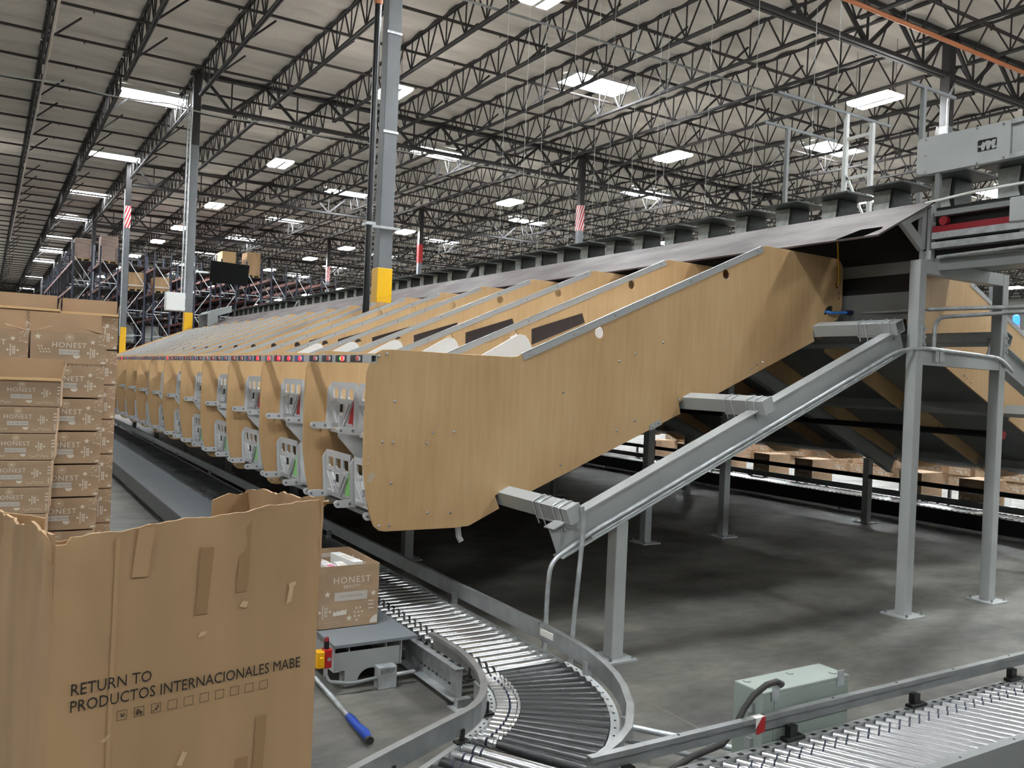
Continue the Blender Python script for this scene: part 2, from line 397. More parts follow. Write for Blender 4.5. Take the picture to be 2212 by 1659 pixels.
# skylights
for y in (21.5, 32.4, 43.2, 54.2, 65, 76, 87, 98, 120, 142, 164, 186):
    for x in (4.65, 15.8, 27.0, 38.2, 49.4):
        if (y < 25 and x < 10) or (y > 100 and x > 5): continue
        z = zc(y)-.14
        t = empty('skylight', (x, y, z), 'bright white rectangular skylight set flush in the ceiling', 'skylight', 'skylights in the ceiling')
        MB(t.location).bx(x-1.08, x+1.08, y-.56, y+.56, z, z+.03).build('skylight_panel', SKYM, t)
        mb = MB(t.location)
        for a in (-1, 1): mb.bx(x-1.14, x+1.14, y+a*.59-.03, y+a*.59+.03, z-.02, z+.12); mb.bx(x+a*1.11-.03, x+a*1.11+.03, y-.56, y+.56, z-.02, z+.12)
        mb.build('skylight_frame', WPAINT, t)
# LED high bays
led0 = None
def led(x, y, z=9.62):
    global led0
    if led0 is None:
        led0 = t = empty('high_bay_light', (0, 0, 0), None, None)
        MB().bx(-.36, .36, -.62, .62, .03, .10).bx(-.05, .05, -.58, .58, .0, .03).build('housing', WPAINT, t)
        for s in (-1, 1): MB().bx(s*.19-.13, s*.19+.13, -.6, .6, .012, .03).build('diffuser', LEDM, t)
        for a in (-1, 1):
            MB().bx(a*.362, a*.366, -.6, .6, .045, .095).build('added_glow_band', GLOWM, t); MB().bx(-.34, .34, a*.622, a*.626, .045, .095).build('added_glow_band', GLOWM, t)  # glowing side bands added to the fixtures to brighten the ceiling
        for a in (-.6, .6): MB().cyl((0, a, .1), (0, a, 1.56), .006, 5).build('hanging_wire', STEELP, t)
    else: t = copy_tree(led0)
    t.location = (x, y, z+.0085*(y-28.9))
    return tag(t, 'twin-panel white high bay light hanging below the roof joists', 'ceiling light', 'high bay lights under the roof')
for y in (-8, 3.5, 14.6, 22.5, 33.3, 44.7, 54, 61.5, 72, 83, 94, 105, 116, 127):
    for x in (-11.2, -.95, 9.45, 19.9, 30.2, 40.5, 51, 61.5):
        if x < 0 and y in (14.6, 33.3, 54): continue
        led(x, y)
for x, y in ((9.45, 9.2), (15.0, 6.5), (20.0, 8.0)): led(x, y)  # extra lamps added outside the regular grid to brighten the near right floor

# ------------------------------------------------------------------ sorting chutes
PY, PP, NB = 4.83, 1.15, 20          # nearest panel plane, pitch, number of bays
MIR = 6.72                            # centre line of the sorter
OUT = [(1.944, 1.735), (1.94, 1.72), (1.937, 1.444), (1.94, 1.166), (1.972, .943), (2.0, .84), (2.025, .78), (2.06, .752), (2.1, .745), (2.58, .742), (2.68, .749), (2.76, .785),
       (2.905, .852), (2.868, .938), (2.963, .98), (3.0, .895), (4.46, 1.50), (4.437, 1.585), (4.53, 1.63), (4.566, 1.546), (5.93, 2.135), (5.90, 2.215), (5.99, 2.26), (6.03, 2.262),
       (6.12, 2.30), (6.2, 2.335), (6.235, 2.37), (6.262, 2.45), (6.262, 2.76), (6.25, 2.80), (6.215, 2.838), (6.16, 2.857), (5.31, 2.865), (5.25, 2.852), (3.03, 1.875), (2.985, 1.857), (2.95, 1.853), (2.09, 1.855), (2.03, 1.85), (1.99, 1.826), (1.985, 1.8215), (2.003, 1.8215), (2.003, 1.7645), (1.953, 1.7645)]
def circ(x, z, r, n=14): return [(x+r*math.cos(2*math.pi*k/n), z+r*math.sin(2*math.pi*k/n)) for k in range(n)]
HOLES = [circ(4.876, 2.594, .04), circ(3.669, 2.062, .042), circ(6.19, 2.63, .026), [(6.035, 2.36), (6.15, 2.40), (6.155, 2.435), (6.13, 2.452), (6.08, 2.44), (6.05, 2.41)]]
BOLTS = [(2.012, 1.811), (2.061, 1.826), (2.126, 1.54), (2.059, 1.291), (2.127, 1.289), (2.125, 1.04), (2.056, .784), (2.123, .782), (2.392, 1.351), (2.542, 1.358), (2.377, .849), (2.54, .842), (2.356, 1.285),
         (4.256, 2.025), (3.995, 1.931), (3.852, 1.867), (3.375, 1.63), (4.437, 1.608), (4.017, 1.443), (3.852, 1.37), (5.313, 1.93), (5.251, 1.907), (5.187, 1.875), (3.377, 1.133), (3.085, .945), (6.21, 2.56), (6.215, 2.52)]
TH = .018
def xz(org): return lambda u, v, t: (u, org[1]+t, v)
def screws(mb, pts, y, r=.0105, h=.009):
    for x, z in pts: mb.tube([(x, y, z), (x, y-h*.5, z), (x, y-h, z)], [r, r, r*.55], 8)
def gate(root, org, yc, zb, tilt, side):
    """one grey plastic drop gate: plate with three hand holes, ribs, two side brackets with feet"""
    w, h, x = .48, .32, 2.11
    fx = lambda u, v, t: (x+t-(v/h)*tilt, org[1]+yc+u, zb+v)
    hol = [[(c-.05, h-.115), (c+.035, h-.115), (c+.05, h-.1), (c+.05, h-.045), (c-.05, h-.045)] for c in (-.145, 0, .145)]
    pl = [(-.24, 0), (.24, 0), (.24, h), (-.24, h)]
    g = MB(org).prism([pl]+hol, fx, 0, .012); 
    for a, b in (((-.2, .175), (-.06, .02)), ((-.15, .175), (-.055, .07)), ((.2, .17), (.075, .03)), ((.15, .17), (.065, .08)), ((.105, .17), (.06, .12))):
        g.bar(fx(*a, -.008), fx(*b, -.008), .012, .016, (1, 0, 0))
    for c in (-.145, .145): g.bar(fx(c-.05, .185, -.004), fx(c+.05, .185, -.004), .016, .012, (1, 0, 0))
    g.bar(fx(-.21, .035, -.004), fx(-.1, .035, -.004), .012, .012, (1, 0, 0)); g.bar(fx(.1, .035, -.004), fx(.21, .035, -.004), .012, .012, (1, 0, 0))
    gt = g.build('drop_gate', PLAST, root)
    MB(org).prism([[(-.032, .09), (.032, .09), (.032, .175), (-.032, .175)]], lambda u, v, t: (x-.006+t-(v/h)*tilt, org[1]+yc+u, zb+v), 0, .003).build('barcode_sticker', PAPER, gt)['label'] = 'white barcode sticker'
    bc = MB(org)
    for k in range(9):
        u = -.024+.006*k; bc.prism([[(u, .112), (u+[.002, .004, .003][k % 3], .112), (u+[.002, .004, .003][k % 3], .168), (u, .168)]], lambda u, v, t: (x-.008+t-(v/h)*tilt, org[1]+yc+u, zb+v), 0, .0015)
    bc.build('barcode_print', INKB, gt)
    m, nm = (RED, 'red sticker') if side else (GRN, 'light green sticker')
    MB(org).prism([[(-.218, .03), (-.12, .03), (-.212, .21)]], lambda u, v, t: (x-.003+t-(v/h)*tilt, org[1]+yc+u, zb+v), 0, .002).build('corner_sticker', m, gt)['label'] = nm
    MB(org).box((x-.014-(.06/h)*tilt, org[1]+yc, zb+.06), (.022, .028, .045)).build('latch', PLAST, gt)
    for s in ((1, -1) if yc < .5 else (1,)):
        yy = org[1]+yc+s*(.262 if s > 0 else .25)
        br = [(x+.03, zb-.02), (x-.118, zb-.02), (x-.133, zb-.008), (x-.138, zb+.008), (x-.13, zb+.022), (x-.115, zb+.028), (x-.022, zb+.028), (x-.018-tilt*.9, zb+h*.82), (x+.004-tilt, zb+h*.95), (x+.03-tilt, zb+h*.95)]
        b = MB(org).prism([br], lambda u, v, t: (u, yy+t, v), -.008, .008)
        bk = b.build('gate_bracket', PLAST, root)
        bb = MB(org)
        for cx_, cz_ in ((x-.112, zb+.004), (x-.03, zb+.004)): bb.cyl((cx_, yy-.012, cz_), (cx_, yy+.011, cz_), .009, 8)
        bb.build('bracket_pin', COLG, bk)
def make_chute(org):
    root = empty('sorting_chute', org, None, None, 'plywood sorting chutes in the long row')
    fn = xz(org)
    pan = MB(org).prism([OUT]+HOLES, fn, 0, TH).mark(1); screws(pan, BOLTS, org[1])
    pan = pan.build('side_panel', [PLY, CHROME], root, bevel=.002); pan['label'] = 'varnished plywood side panel'
    # zinc angle along the sloping top edge
    d = Vector((5.25-3.03, 0, 2.855-1.878)).normalized(); nrm = Vector((-d.z, 0, d.x))
    a0 = Vector((3.03, org[1], 1.874)); a1 = Vector((5.255, org[1], 2.852)); tr = MB(org)
    for (o1, o2, y0, y1) in ((-.042, .006, -.004, -.001), (.003, .006, -.004, TH+.004), (-.042, .006, TH+.001, TH+.004)):
        P = [a0+nrm*o1, a1+nrm*o1, a1+nrm*o2, a0+nrm*o2]
        tr.add([p+Vector((0, y, 0)) for y in (y0, y1) for p in P], [(0, 1, 2, 3), (7, 6, 5, 4), (0, 4, 5, 1), (1, 5, 6, 2), (2, 6, 7, 3), (3, 7, 4, 0)])
    tr.mark(1); screws(tr, [(5.204, 2.814), (4.853, 2.656), (4.5, 2.499), (4.149, 2.346), (3.796, 2.19), (3.442, 2.033), (3.095, 1.878)], org[1]-.004, .008, .006)
    trim = tr.build('edge_trim', [TRIM, CHROME], root); trim['label'] = 'zinc strip along the sloping top edge'
    # beds: upper and lower, with the dark underside
    for nm, a, b_, m in (('upper_bed', (2.13, 1.30), (6.05, 2.80), WHITE), ('lower_bed', (2.13, .80), (5.95, 2.40), GREYD)):
        P = [(a[0], a[1]), (a[0]+.55, a[1]+.12), (b_[0], b_[1]), (b_[0], b_[1]-.025), (a[0]+.56, a[1]+.095), (a[0], a[1]-.025)]
        MB(org).prism([P], fn, TH+.001, PP-.012).build(nm, m, root)
    # white lane divider in the middle of the bay
    D = [(2.14, 1.34), (2.14, 1.52), (3.0, 1.845), (3.33, 2.03), (3.37, 2.043), (3.41, 2.038), (3.44, 2.01), (3.50, 1.90), (3.62, 1.90), (4.35, 2.27), (4.55, 2.36), (4.62, 2.345), (4.68, 2.29), (2.69, 1.43)]
    MB(org).prism([D], fn, .57, .582).build('lane_divider', WHITE, root)
    # dark inspection plate on the panel face above the bed
    MB(org).prism([[(3.84, 2.0), (4.372, 2.22), (4.34, 2.30), (3.834, 2.13)]], fn, -.006, -.0005).build('dark_cover_plate', BROWN, root)['label'] = 'dark brown plate'
    for s_, yc in enumerate((.30, .845)):
        for side, zb, tl in ((1, 1.315, .0), (0, .83, .02)): gate(root, org, yc, zb, tl, side)
    MB(org).prism([[(2.06, 1.29), (2.30, 1.29), (2.62, .93), (2.20, 1.05), (1.99, 1.275), (1.985, 1.295), (2.0, 1.31)]], fn, .565, .583).build('divider_bracket', PLAST, root)
    # display bar: hollow channel with four indicator units
    bar = MB(org).bx(1.962, 1.966, org[1]-.001, org[1]+PP-.012, 1.768, 1.818).bx(1.966, 2.0, org[1]-.001, org[1]+PP-.012, 1.812, 1.818).bx(1.966, 2.0, org[1]-.001, org[1]+PP-.012, 1.768, 1.774).bx(1.995, 2.0, org[1]-.001, org[1]+PP-.012, 1.774, 1.812).build('display_bar', GREY, root)
    for q in range(4):
        y = org[1]+.14+q*.27
        u = MB(org).bx(1.957, 1.962, y, y+.19, 1.772, 1.814).build('indicator_unit', DKGREY, bar)
        m = LRED if q in (1,) else LDIM
        MB(org).tube([(1.958, y+.055, 1.793), (1.948, y+.055, 1.793), (1.944, y+.055, 1.793)], [.017, .017, .011], 10).build('indicator_lamp', m, bar, smooth=True)
        MB(org).bx(1.953, 1.957, y+.02, y+.045, 1.78, 1.806).build('push_button', WHITE, bar)
    return root
ch0 = make_chute((2.0, PY, .742))
CH = []
for k in range(NB):
    c = ch0 if k == 0 else copy_tree(ch0, loc=(2.0, PY+PP*k, .742))
    c['label'] = ('plywood sorting chute at the near end of the row, its whole side panel showing' if k == 0 else
                  'plywood sorting chute, %s in the row counting from the near end' % nth(k))
    c['category'] = 'chute'; c['group'] = 'plywood sorting chutes in the long row'; CH.append(c)
for ch in list(CH[0].children):
    if ch.name.startswith('dark_cover_plate'): bpy.data.objects.remove(ch)
for c in CH[5:]:
    for ch in list(c.children):
        if ch.name.startswith('lane_divider'): bpy.data.objects.remove(ch)
# light up the lamps differently on the nearest bays
def lamps(c): 
    L = []
    for b in c.children:
        if b.name.startswith('display_bar'): L = [x for x in b.children if x.name.startswith('indicator_lamp')]
    return sorted(L, key=lambda o: o.name)
def unit_cols(c, cols):
    for b in c.children:
        if b.name.startswith('display_bar'):
            for x, m in zip(sorted([x for x in b.children if x.name.startswith('indicator_unit')], key=lambda o: o.name), cols):
                x.material_slots[0].link = 'OBJECT'; x.material_slots[0].material = m
def setlit(c, pat):
    for l, on in zip(lamps(c), pat): l.material_slots[0].link = 'OBJECT'; l.material_slots[0].material = LRED if on else LDIM
l = lamps(CH[0])[1]; l.material_slots[0].link = 'OBJECT'; l.material_slots[0].material = LRED
MB(CH[0].location).tube([(1.958, PY+.49, 1.793), (1.95, PY+.49, 1.793), (1.946, PY+.49, 1.793)], [.012, .012, .008], 10).build('green_lamp', LGRN, [b for b in CH[0].children if b.name.startswith('display_bar')][0], smooth=True)['label'] = 'lit green lamp'
UB, UR = mat('blue_unit', (58, 92, 150), .4), mat('dark_red_unit', (118, 30, 34), .4)
for k, c in enumerate(CH):
    if k == 0: continue
    setlit(c, [(0, 0, 0, 0), (1, 1, 1, 1), (1, 0, 0, 0), (0, 0, 0, 0), (0, 0, 0, 0), (0, 0, 0, 1)][k] if k < 6 else (0, 0, k == 9, 0))
    if k: unit_cols(c, [(DKGREY, UB, DKGREY, UR), (UB, DKGREY, UR, GREYD)][k % 2])
# closing panel at the far end of the row
def end_panel(y, label, grp=None, s=1, ox=0):
    o = MB((2.0, y, .742)).prism([OUT]+HOLES, lambda u, v, t: (u, y+t, v), 0, TH).build('chute_end_panel', PLY)
    return tag(o, label, 'panel', grp)
end_panel(PY+PP*NB, 'plywood panel closing the far end of the chute row')
# the mirrored row on the other side of the sorter
FAR = []
for k in range(NB):
    c = copy_tree(ch0 if k == 0 else CH[5], loc=(2*MIR-2.0, PY+PP*k, .742), scale=(-1, 1, 1), skip=('barcode_sticker', 'barcode_print', 'push_button', 'latch', 'bracket_pin', 'corner_sticker') if k else ('barcode_print',))
    c['label'] = ('plywood chute on the far side of the sorter, seen between the two tall grey posts' if k == 0 else 'plywood chute on the far side of the sorter, glimpsed from beneath')
    c['category'] = 'chute'; c['group'] = 'plywood chutes on the far side'; FAR.append(c)
FAR[0]['group'] = 'plywood sorting chutes in the long row'

# strips of torn tape on the near panel
for q, pts in enumerate(([(1.985, 1.115), (2.022, 1.093), (1.996, 1.045), (1.967, 1.05)], [(1.962, 1.20), (1.98, 1.215), (1.977, 1.19)], [(1.965, 1.165), (1.988, 1.172), (1.985, 1.163), (1.964, 1.155)])):
    tag(MB((1.98, PY, pts[0][1])).prism([pts], lambda u, v, t: (u, PY+t, v), -.0012, -.0002).build('tape_scrap', TAPE), ['torn square of clear tape stuck near the front edge of the nearest panel', 'small tape scrap above the torn tape square', 'thin tape sliver just above the torn tape square'][q], 'tape')

# ------------------------------------------------------------------ box beams, frames, sorter
SL = math.atan2(.434, 1)
MY = Matrix.Rotation(-SL, 3, 'Y')
YE = PY+PP*NB+.3
for q, (x, z) in enumerate(((2.95, .935), (4.53, 1.60), (5.96, 2.235))):
    for s in (1, -1):
        X = x if s > 0 else 2*MIR-x
        t = empty('box_beam', (X, 4.06, z), None, 'beam', 'box beams carrying the chutes')
        t['label'] = (['lowest', 'middle', 'topmost'][q]+' pale grey box beam sticking out from under the near chute panel') if s > 0 else ['lower box beam of the far side chutes', 'middle box beam of the far side chutes', 'upper box beam of the far side chutes'][q]
        M = MY if s > 0 else Matrix.Rotation(SL, 3, 'Y')
        def pt(u, v): return M @ Vector((u, 0, v))+Vector((X, 0, z))
        h = .048
        mb = MB(t.location); sq = [(-h, -h), (h, -h), (h, h), (-h, h)]; w_ = .005; si = [(-h+w_, -h+w_), (h-w_, -h+w_), (h-w_, h-w_), (-h+w_, h-w_)]
        mb.prism([sq, si], lambda u, v, tt: tuple(pt(u, v)+Vector((0, tt, 0))), 4.06, YE); mb.build('tube', GREY, t)
        if q < 2 and s > 0: MB(t.location).prism([[(-h-.003, -h-.003), (h+.003, -h-.003), (h+.003, h+.003), (-h-.003, h+.003)]], lambda u, v, tt: tuple(pt(u, v)+Vector((0, tt, 0))), 4.045, 4.062).build('end_cap', GREY, t)
        if s > 0:
            MB(t.location).prism([[(-.052, -h-.014), (.07, -h-.014), (.07, -h-.002), (-.052, -h-.002)]], lambda u, v, tt: tuple(pt(u, v)+Vector((0, tt, 0))), 4.10, 4.42).build('base_plate', GREY, t)
            for yy in (4.12, 4.19, 4.33, 4.40):
                a = h+.006
                MB(t.location).tube([pt(*p)+Vector((0, yy, 0)) for p in ((-a, -a-.04), (-a, a-.012), (-a+.012, a), (a-.012, a), (a, a-.012), (a, -a-.04))], .0045, 6).build('u_bolt', GALV, t, smooth=True)
def post(mb, x, y, z0, z1, w=.045): mb.bx(x-w, x+w, y-w, y+w, z0, z1)
def frame(y, k):
    t = empty('sorter_support_frame', (MIR, y, 0), None, 'frame', 'grey steel frames under the sorter'); o = t.location
    t['label'] = 'grey steel support frame at the near end, two tall posts and a sloping beam' if k == 0 else 'grey steel support frame under the sorter, %s behind the near one' % nth(k-1)
    for s in (1, -1):
        mx = lambda x: x if s > 0 else 2*MIR-x
        # tall post with base plate and bolts
        py = y-.1
        p = MB(o); post(p, mx(6.14), py, .012, 2.765); p = p.build('tall_post', GREY, t, bevel=.006)
        MB(o).bx(mx(6.14)-.12, mx(6.14)+.12, py-.12, py+.12, 0, .012).build('foot_plate', GREY, p)
        b = MB(o)
        for ax in (-.09, .09):
            for ay in (-.09, .09): b.cyl((mx(6.14)+ax, py+ay, .012), (mx(6.14)+ax, py+ay, .034), .011, 6)
        b.build('anchor_bolt', CHROME, p)
        p = MB(o); post(p, mx(3.375), y+.02, .012, .86); p = p.build('short_post', GREY, t, bevel=.006)
        MB(o).bx(mx(3.375)-.11, mx(3.375)+.11, y-.09, y+.13, 0, .012).build('foot_plate', GREY, p)
        b = MB(o)
        for ax in (-.085, .085):
            for ay in (-.065, .105): b.cyl((mx(3.375)+ax, y+ay, .012), (mx(3.375)+ax, y+ay, .03), .011, 6)
        b.build('anchor_bolt', CHROME, p)
        # sloping I-beam: profile across, run along the slope
        A, B = Vector((mx(2.86), y, .79)), Vector((mx(6.09), y, 2.19)); d = (B-A).normalized(); nv = Vector((0, 1, 0)).cross(d)*(-1 if s > 0 else 1)
        if nv.z < 0: nv = -nv
        ib = MB(o)
        for (c, w, h) in ((.0, .1, .008), (-.19, .1, .008)):
            ib.bar(A+nv*(c+.055), B+nv*(c+.055), w, h, tuple(nv))
        ib.bar(A+nv*(-.04), B+nv*(-.04), .008, .185, tuple(nv))
        ib.build('sloping_beam', GREY, t)
    MB(o).bx(6.186, 7.254, y-.145, y-.055, 2.665, 2.765).build('top_beam', GREY, t, bevel=.004)
    lb = MB(o).bx(6.186, 7.254, y-.14, y-.132, 1.955, 2.075).bx(6.186, 7.254, y-.132, y-.08, 1.955, 1.963).bx(6.186, 7.254, y-.132, y-.08, 2.067, 2.075).build('lower_beam', GREY, t)
    if k == 0:
        for xx in (6.14, 7.30):
            for zz in (2.11, 2.17, 2.23): MB(o).cyl((xx+.03, y-.165, zz), (xx+.03, y-.144, zz), .012, 6).build('clamp_bolt', CHROME, t, smooth=True)
        for xx in (6.12, 7.28): MB(o).bx(xx+.02, xx+.07, y-.15, y-.146, 1.98, 2.26).build('splice_plate', GREY, t)
    return t
for k, y in enumerate((4.15, 7.22, 10.67, 14.12, 17.57, 21.02, 24.47)): frame(y, k)

# chute standing where the near column passes through: its beds are cut round the column
c7 = CH[7]; y7 = PY+PP*7
for b in list(c7.children):
    if b.name.startswith(('upper_bed', 'lower_bed')):
        up = b.name.startswith('upper'); me = MB(c7.location); a, b_, m = ((2.13, 1.30), (6.05, 2.80), WHITE) if up else ((2.13, .80), (5.95, 2.40), GREYD)
        sl = (b_[1]-a[1]-.12)/(b_[0]-a[0]-.55); zt = lambda x: a[1]+.12+(x-a[0]-.55)*sl
        me.prism([[(a[0], a[1]), (a[0]+.55, a[1]+.12), (5.27, zt(5.27)), (5.27, zt(5.27)-.025), (a[0]+.56, a[1]+.095), (a[0], a[1]-.025)]], lambda u, v, t: (u, y7+t, v), TH+.001, PP-.012)
        me.prism([[(5.27, zt(5.27)), (b_[0], b_[1]), (b_[0], b_[1]-.025), (5.27, zt(5.27)-.025)]], lambda u, v, t: (u, y7+t, v), .34, PP-.012)
        bpy.data.objects.remove(b); me.build('upper_bed' if up else 'lower_bed', m, c7)

c6 = CH[6]; y6 = PY+PP*6          # and the chute before it leaves room for the riser pipe
for b in list(c6.children):
    if b.name.startswith(('upper_bed', 'lower_bed')):
        up = b.name.startswith('upper'); me = MB(c6.location); a, b_, m = ((2.13, 1.30), (6.05, 2.80), WHITE) if up else ((2.13, .80), (5.95, 2.40), GREYD)
        sl = (b_[1]-a[1]-.12)/(b_[0]-a[0]-.55); zt = lambda x: a[1]+.12+(x-a[0]-.55)*sl
        me.prism([[(a[0], a[1]), (a[0]+.55, a[1]+.12), (4.93, zt(4.93)), (4.93, zt(4.93)-.025), (a[0]+.56, a[1]+.095), (a[0], a[1]-.025)]], lambda u, v, t: (u, y6+t, v), TH+.001, PP-.012)
        me.prism([[(4.93, zt(4.93)), (b_[0], b_[1]), (b_[0], b_[1]-.025), (4.93, zt(4.93)-.025)]], lambda u, v, t: (u, y6+t, v), TH+.001, .90)
        bpy.data.objects.remove(b); me.build('upper_bed' if up else 'lower_bed', m, c6)
cl = MB(CH[0].location).prism([[(4.17, 1.372), (4.275, 1.418), (4.258, 1.458), (4.153, 1.412)]], lambda u, v, t: (u, PY+t, v), -.006, -.001); screws(cl, [(4.185, 1.405), (4.245, 1.43)], PY-.006); cl.build('edge_clip', TRIM, CH[0])['label'] = 'zinc clip on the lower edge'

# ------------------------------------------------------------------ tilt-tray sorter
Y_END = 28.2
t = empty('sorter_track', (MIR, 16, 2.77), 'grey sorter track with red and silver rails on top of the support frames', 'conveyor'); o = t.location
MB(o).bx(6.33, 6.37, 2.0, Y_END, 2.70, 2.80).build('lower_rail', GREYD, t)
MB(o).bx(6.34, 6.37, 4.2, Y_END, 2.55, 2.70).build('dark_web', BLACK, t)
MB(o).bx(6.31, 6.35, 4.2, Y_END, 2.33, 2.55).build('side_skirt', GREYD, t)
MB(o).bx(6.26, 6.36, .5, 4.03, 2.94, 2.99).bx(6.30, 6.36, .5, 3.38, 2.88, 2.94).bx(6.26, 6.36, .5, 4.03, 2.865, 2.915).build('silver_rail', GALV, t)
MB(o).bx(6.27, 6.35, 3.44, 4.03, 2.99, 3.04).build('red_strip', REDM, t)['label'] = 'red strip along the rail'
MB(o).bx(6.28, 6.34, .5, 4.03, 3.12, 3.16).build('upper_rail', GREYD, t)
MB(o).bx(6.35, 6.38, .5, Y_END, 2.80, 3.20).build('dark_backing', BLACK, t)
MB(o).bx(6.24, 6.30, 2.6, 3.43, 2.99, 3.17).build('joint_plate', GREY, t, bevel=.01)
MB(o).cyl((6.26, 3.94, 3.075), (6.30, 3.94, 3.075), .035, 12).build('red_button', REDM, t, smooth=True)
MB(o).bx(6.52, 6.92, .5, Y_END, 3.06, 3.16).bx(6.38, 7.06, .5, Y_END, 2.77, 2.83).build('running_rail', GREYD, t)
# white cable along the top
pts = [(6.30, 4.12, 3.24), (6.28, 3.7, 3.265), (6.28, 3.2, 3.27), (6.28, 2.6, 3.30), (6.28, 1.8, 3.30)]
tag(MB(pts[0]).tube(pts, .012, 6).build('white_cable', WHITE, smooth=True), 'white cable lying along the top of the sorter rail past the deck board end', 'cable')
# hanger plate with slots and triangular bracket at the end of the deck
hp = empty('deck_bracket', (6.25, 4.1, 2.77), 'grey triangular steel bracket holding the near end of the brown deck board', 'bracket'); o = hp.location
tri = [(4.06, 3.21), (4.33, 3.10), (4.33, 3.05), (4.12, 2.86), (4.06, 2.86)]
MB(o).prism([[(5.93, 3.045), (6.27, 3.21), (6.27, 2.87), (6.225, 2.85)], [(6.07, 3.05), (6.215, 3.12), (6.215, 2.95)]], lambda u, v, q: (u, 4.1+q, v), -.02, .02).build('triangle_plate', GREY, hp, bevel=.004)
MB(o).prism([[(6.255, 2.775), (6.33, 2.775), (6.33, 3.19), (6.315, 3.205), (6.28, 3.205), (6.255, 3.185)], circ(6.295, 3.14, .012, 8), circ(6.295, 3.10, .012, 8)], lambda u, v, q: (u, 4.055+q, v), -.012, .012).build('hanger_plate', GREY, hp)
MB(o).bx(6.245, 6.25, 4.02, 4.09, 2.78, 2.85).bx(6.20, 6.245, 4.08, 4.09, 2.78, 2.85).build('end_clip', GREY, hp)
for k in range(7):
    y = 7.3+3.45*k
    tag(MB((6.2, y, 2.85)).prism([[(5.93, 3.045), (6.27, 3.21), (6.27, 2.87), (6.225, 2.85)], [(6.07, 3.05), (6.215, 3.12), (6.215, 2.95)]], lambda u, v, q: (u, y+q, v), -.02, .02).build('deck_bracket', GREY), 'grey triangular bracket under the brown deck board, %s from the near end' % nth(k+1), 'bracket', 'deck brackets')
# brown deck board
def deck(sgn):
    t = empty('deck_board', (6.0 if sgn > 0 else 2*MIR-6.0, 16, 2.88), 'worn dark brown deck board sloping beside the long row of trays' if sgn > 0 else 'brown deck board on the far side of the trays', 'board')
    fx = (lambda x: x) if sgn > 0 else (lambda x: 2*MIR-x)
    ys = [4.03, 6.9, 9.8, 12.7, 15.6, 18.5, 21.4, 24.3, Y_END]
    for a, b in zip(ys[:-1], ys[1:]):
        MB(t.location).prism([[(5.6, 2.882), (6.31, 3.238), (6.31, 3.252), (5.597, 2.896)]], lambda u, v, q: (fx(u), q, v), a+.002, b-.002).build('board', COVER, t)
    if sgn > 0:
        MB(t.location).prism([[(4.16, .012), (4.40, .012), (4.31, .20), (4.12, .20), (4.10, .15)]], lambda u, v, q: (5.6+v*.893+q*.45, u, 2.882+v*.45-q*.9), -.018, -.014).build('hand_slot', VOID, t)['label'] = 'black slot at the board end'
deck(1); deck(-1)
# trays
tr0 = empty('tilt_tray', (6.725, 0, 3.12), None, None)
def traymesh():
    o = tr0.location
    mb = MB(o).prism([[(6.5, -.235), (6.93, -.235), (6.95, -.215), (6.95, .215), (6.93, .235), (6.52, .235), (6.5, .215)]], lambda u, v, q: (u, v, q), 3.505, 3.523)
    mb.build('tray_plate', TRAY, tr0, bevel=.004)
    P = lambda x0, x1, y0, y1, z: [(x0, y0, z), (x1, y0, z), (x1, y1, z), (x0, y1, z)]
    a = P(6.68, 6.92, -.05, .165, 3.165); b = P(6.665, 6.92, -.035, .155, 3.33); c = P(6.665, 6.91, -.04, .165, 3.504)
    MB(o).add(a+b+c, [(0, 1, 5, 4), (1, 2, 6, 5), (2, 3, 7, 6), (3, 0, 4, 7), (4, 5, 9, 8), (5, 6, 10, 9), (6, 7, 11, 10), (7, 4, 8, 11), (3, 2, 1, 0), (8, 9, 10, 11)]).build('shaded_carrier_body', TRAY, tr0, bevel=.006)  # dark body colour holds the shade beneath the tray plates
    MB(o).add([(6.663, -.043, 3.17), (6.663, .165, 3.17), (6.65, .15, 3.30), (6.648, -.005, 3.33), (6.653, .155, 3.5), (6.653, -.02, 3.5), (6.673, -.05, 3.17), (6.673, .165, 3.17)], [(0, 1, 2, 3), (3, 2, 4, 5), (0, 1, 7, 6)]).build('lit_carrier_face', PED, tr0)['label'] = 'scuffed carrier face, coloured pale as its lit side'  # paler sheet paints in the light falling on the left side
traymesh()
ty0, TP = 3.912+.235-.55*4, .55
for k in range(48):
    y = ty0+TP*k
    if y > Y_END-.3: break
    t = tr0 if k == 0 else copy_tree(tr0)
    t.location = (6.725, y, 3.12)
    if k in (19, 27, 36):
        t.rotation_euler = (0, R(24), 0); t.location = (6.70, y, 3.15)
    tag(t, ('dark grey tilt tray on a scuffed carrier, %s in the train counting from the right' % nth(k)), 'tray', 'tilt trays of the sorter')
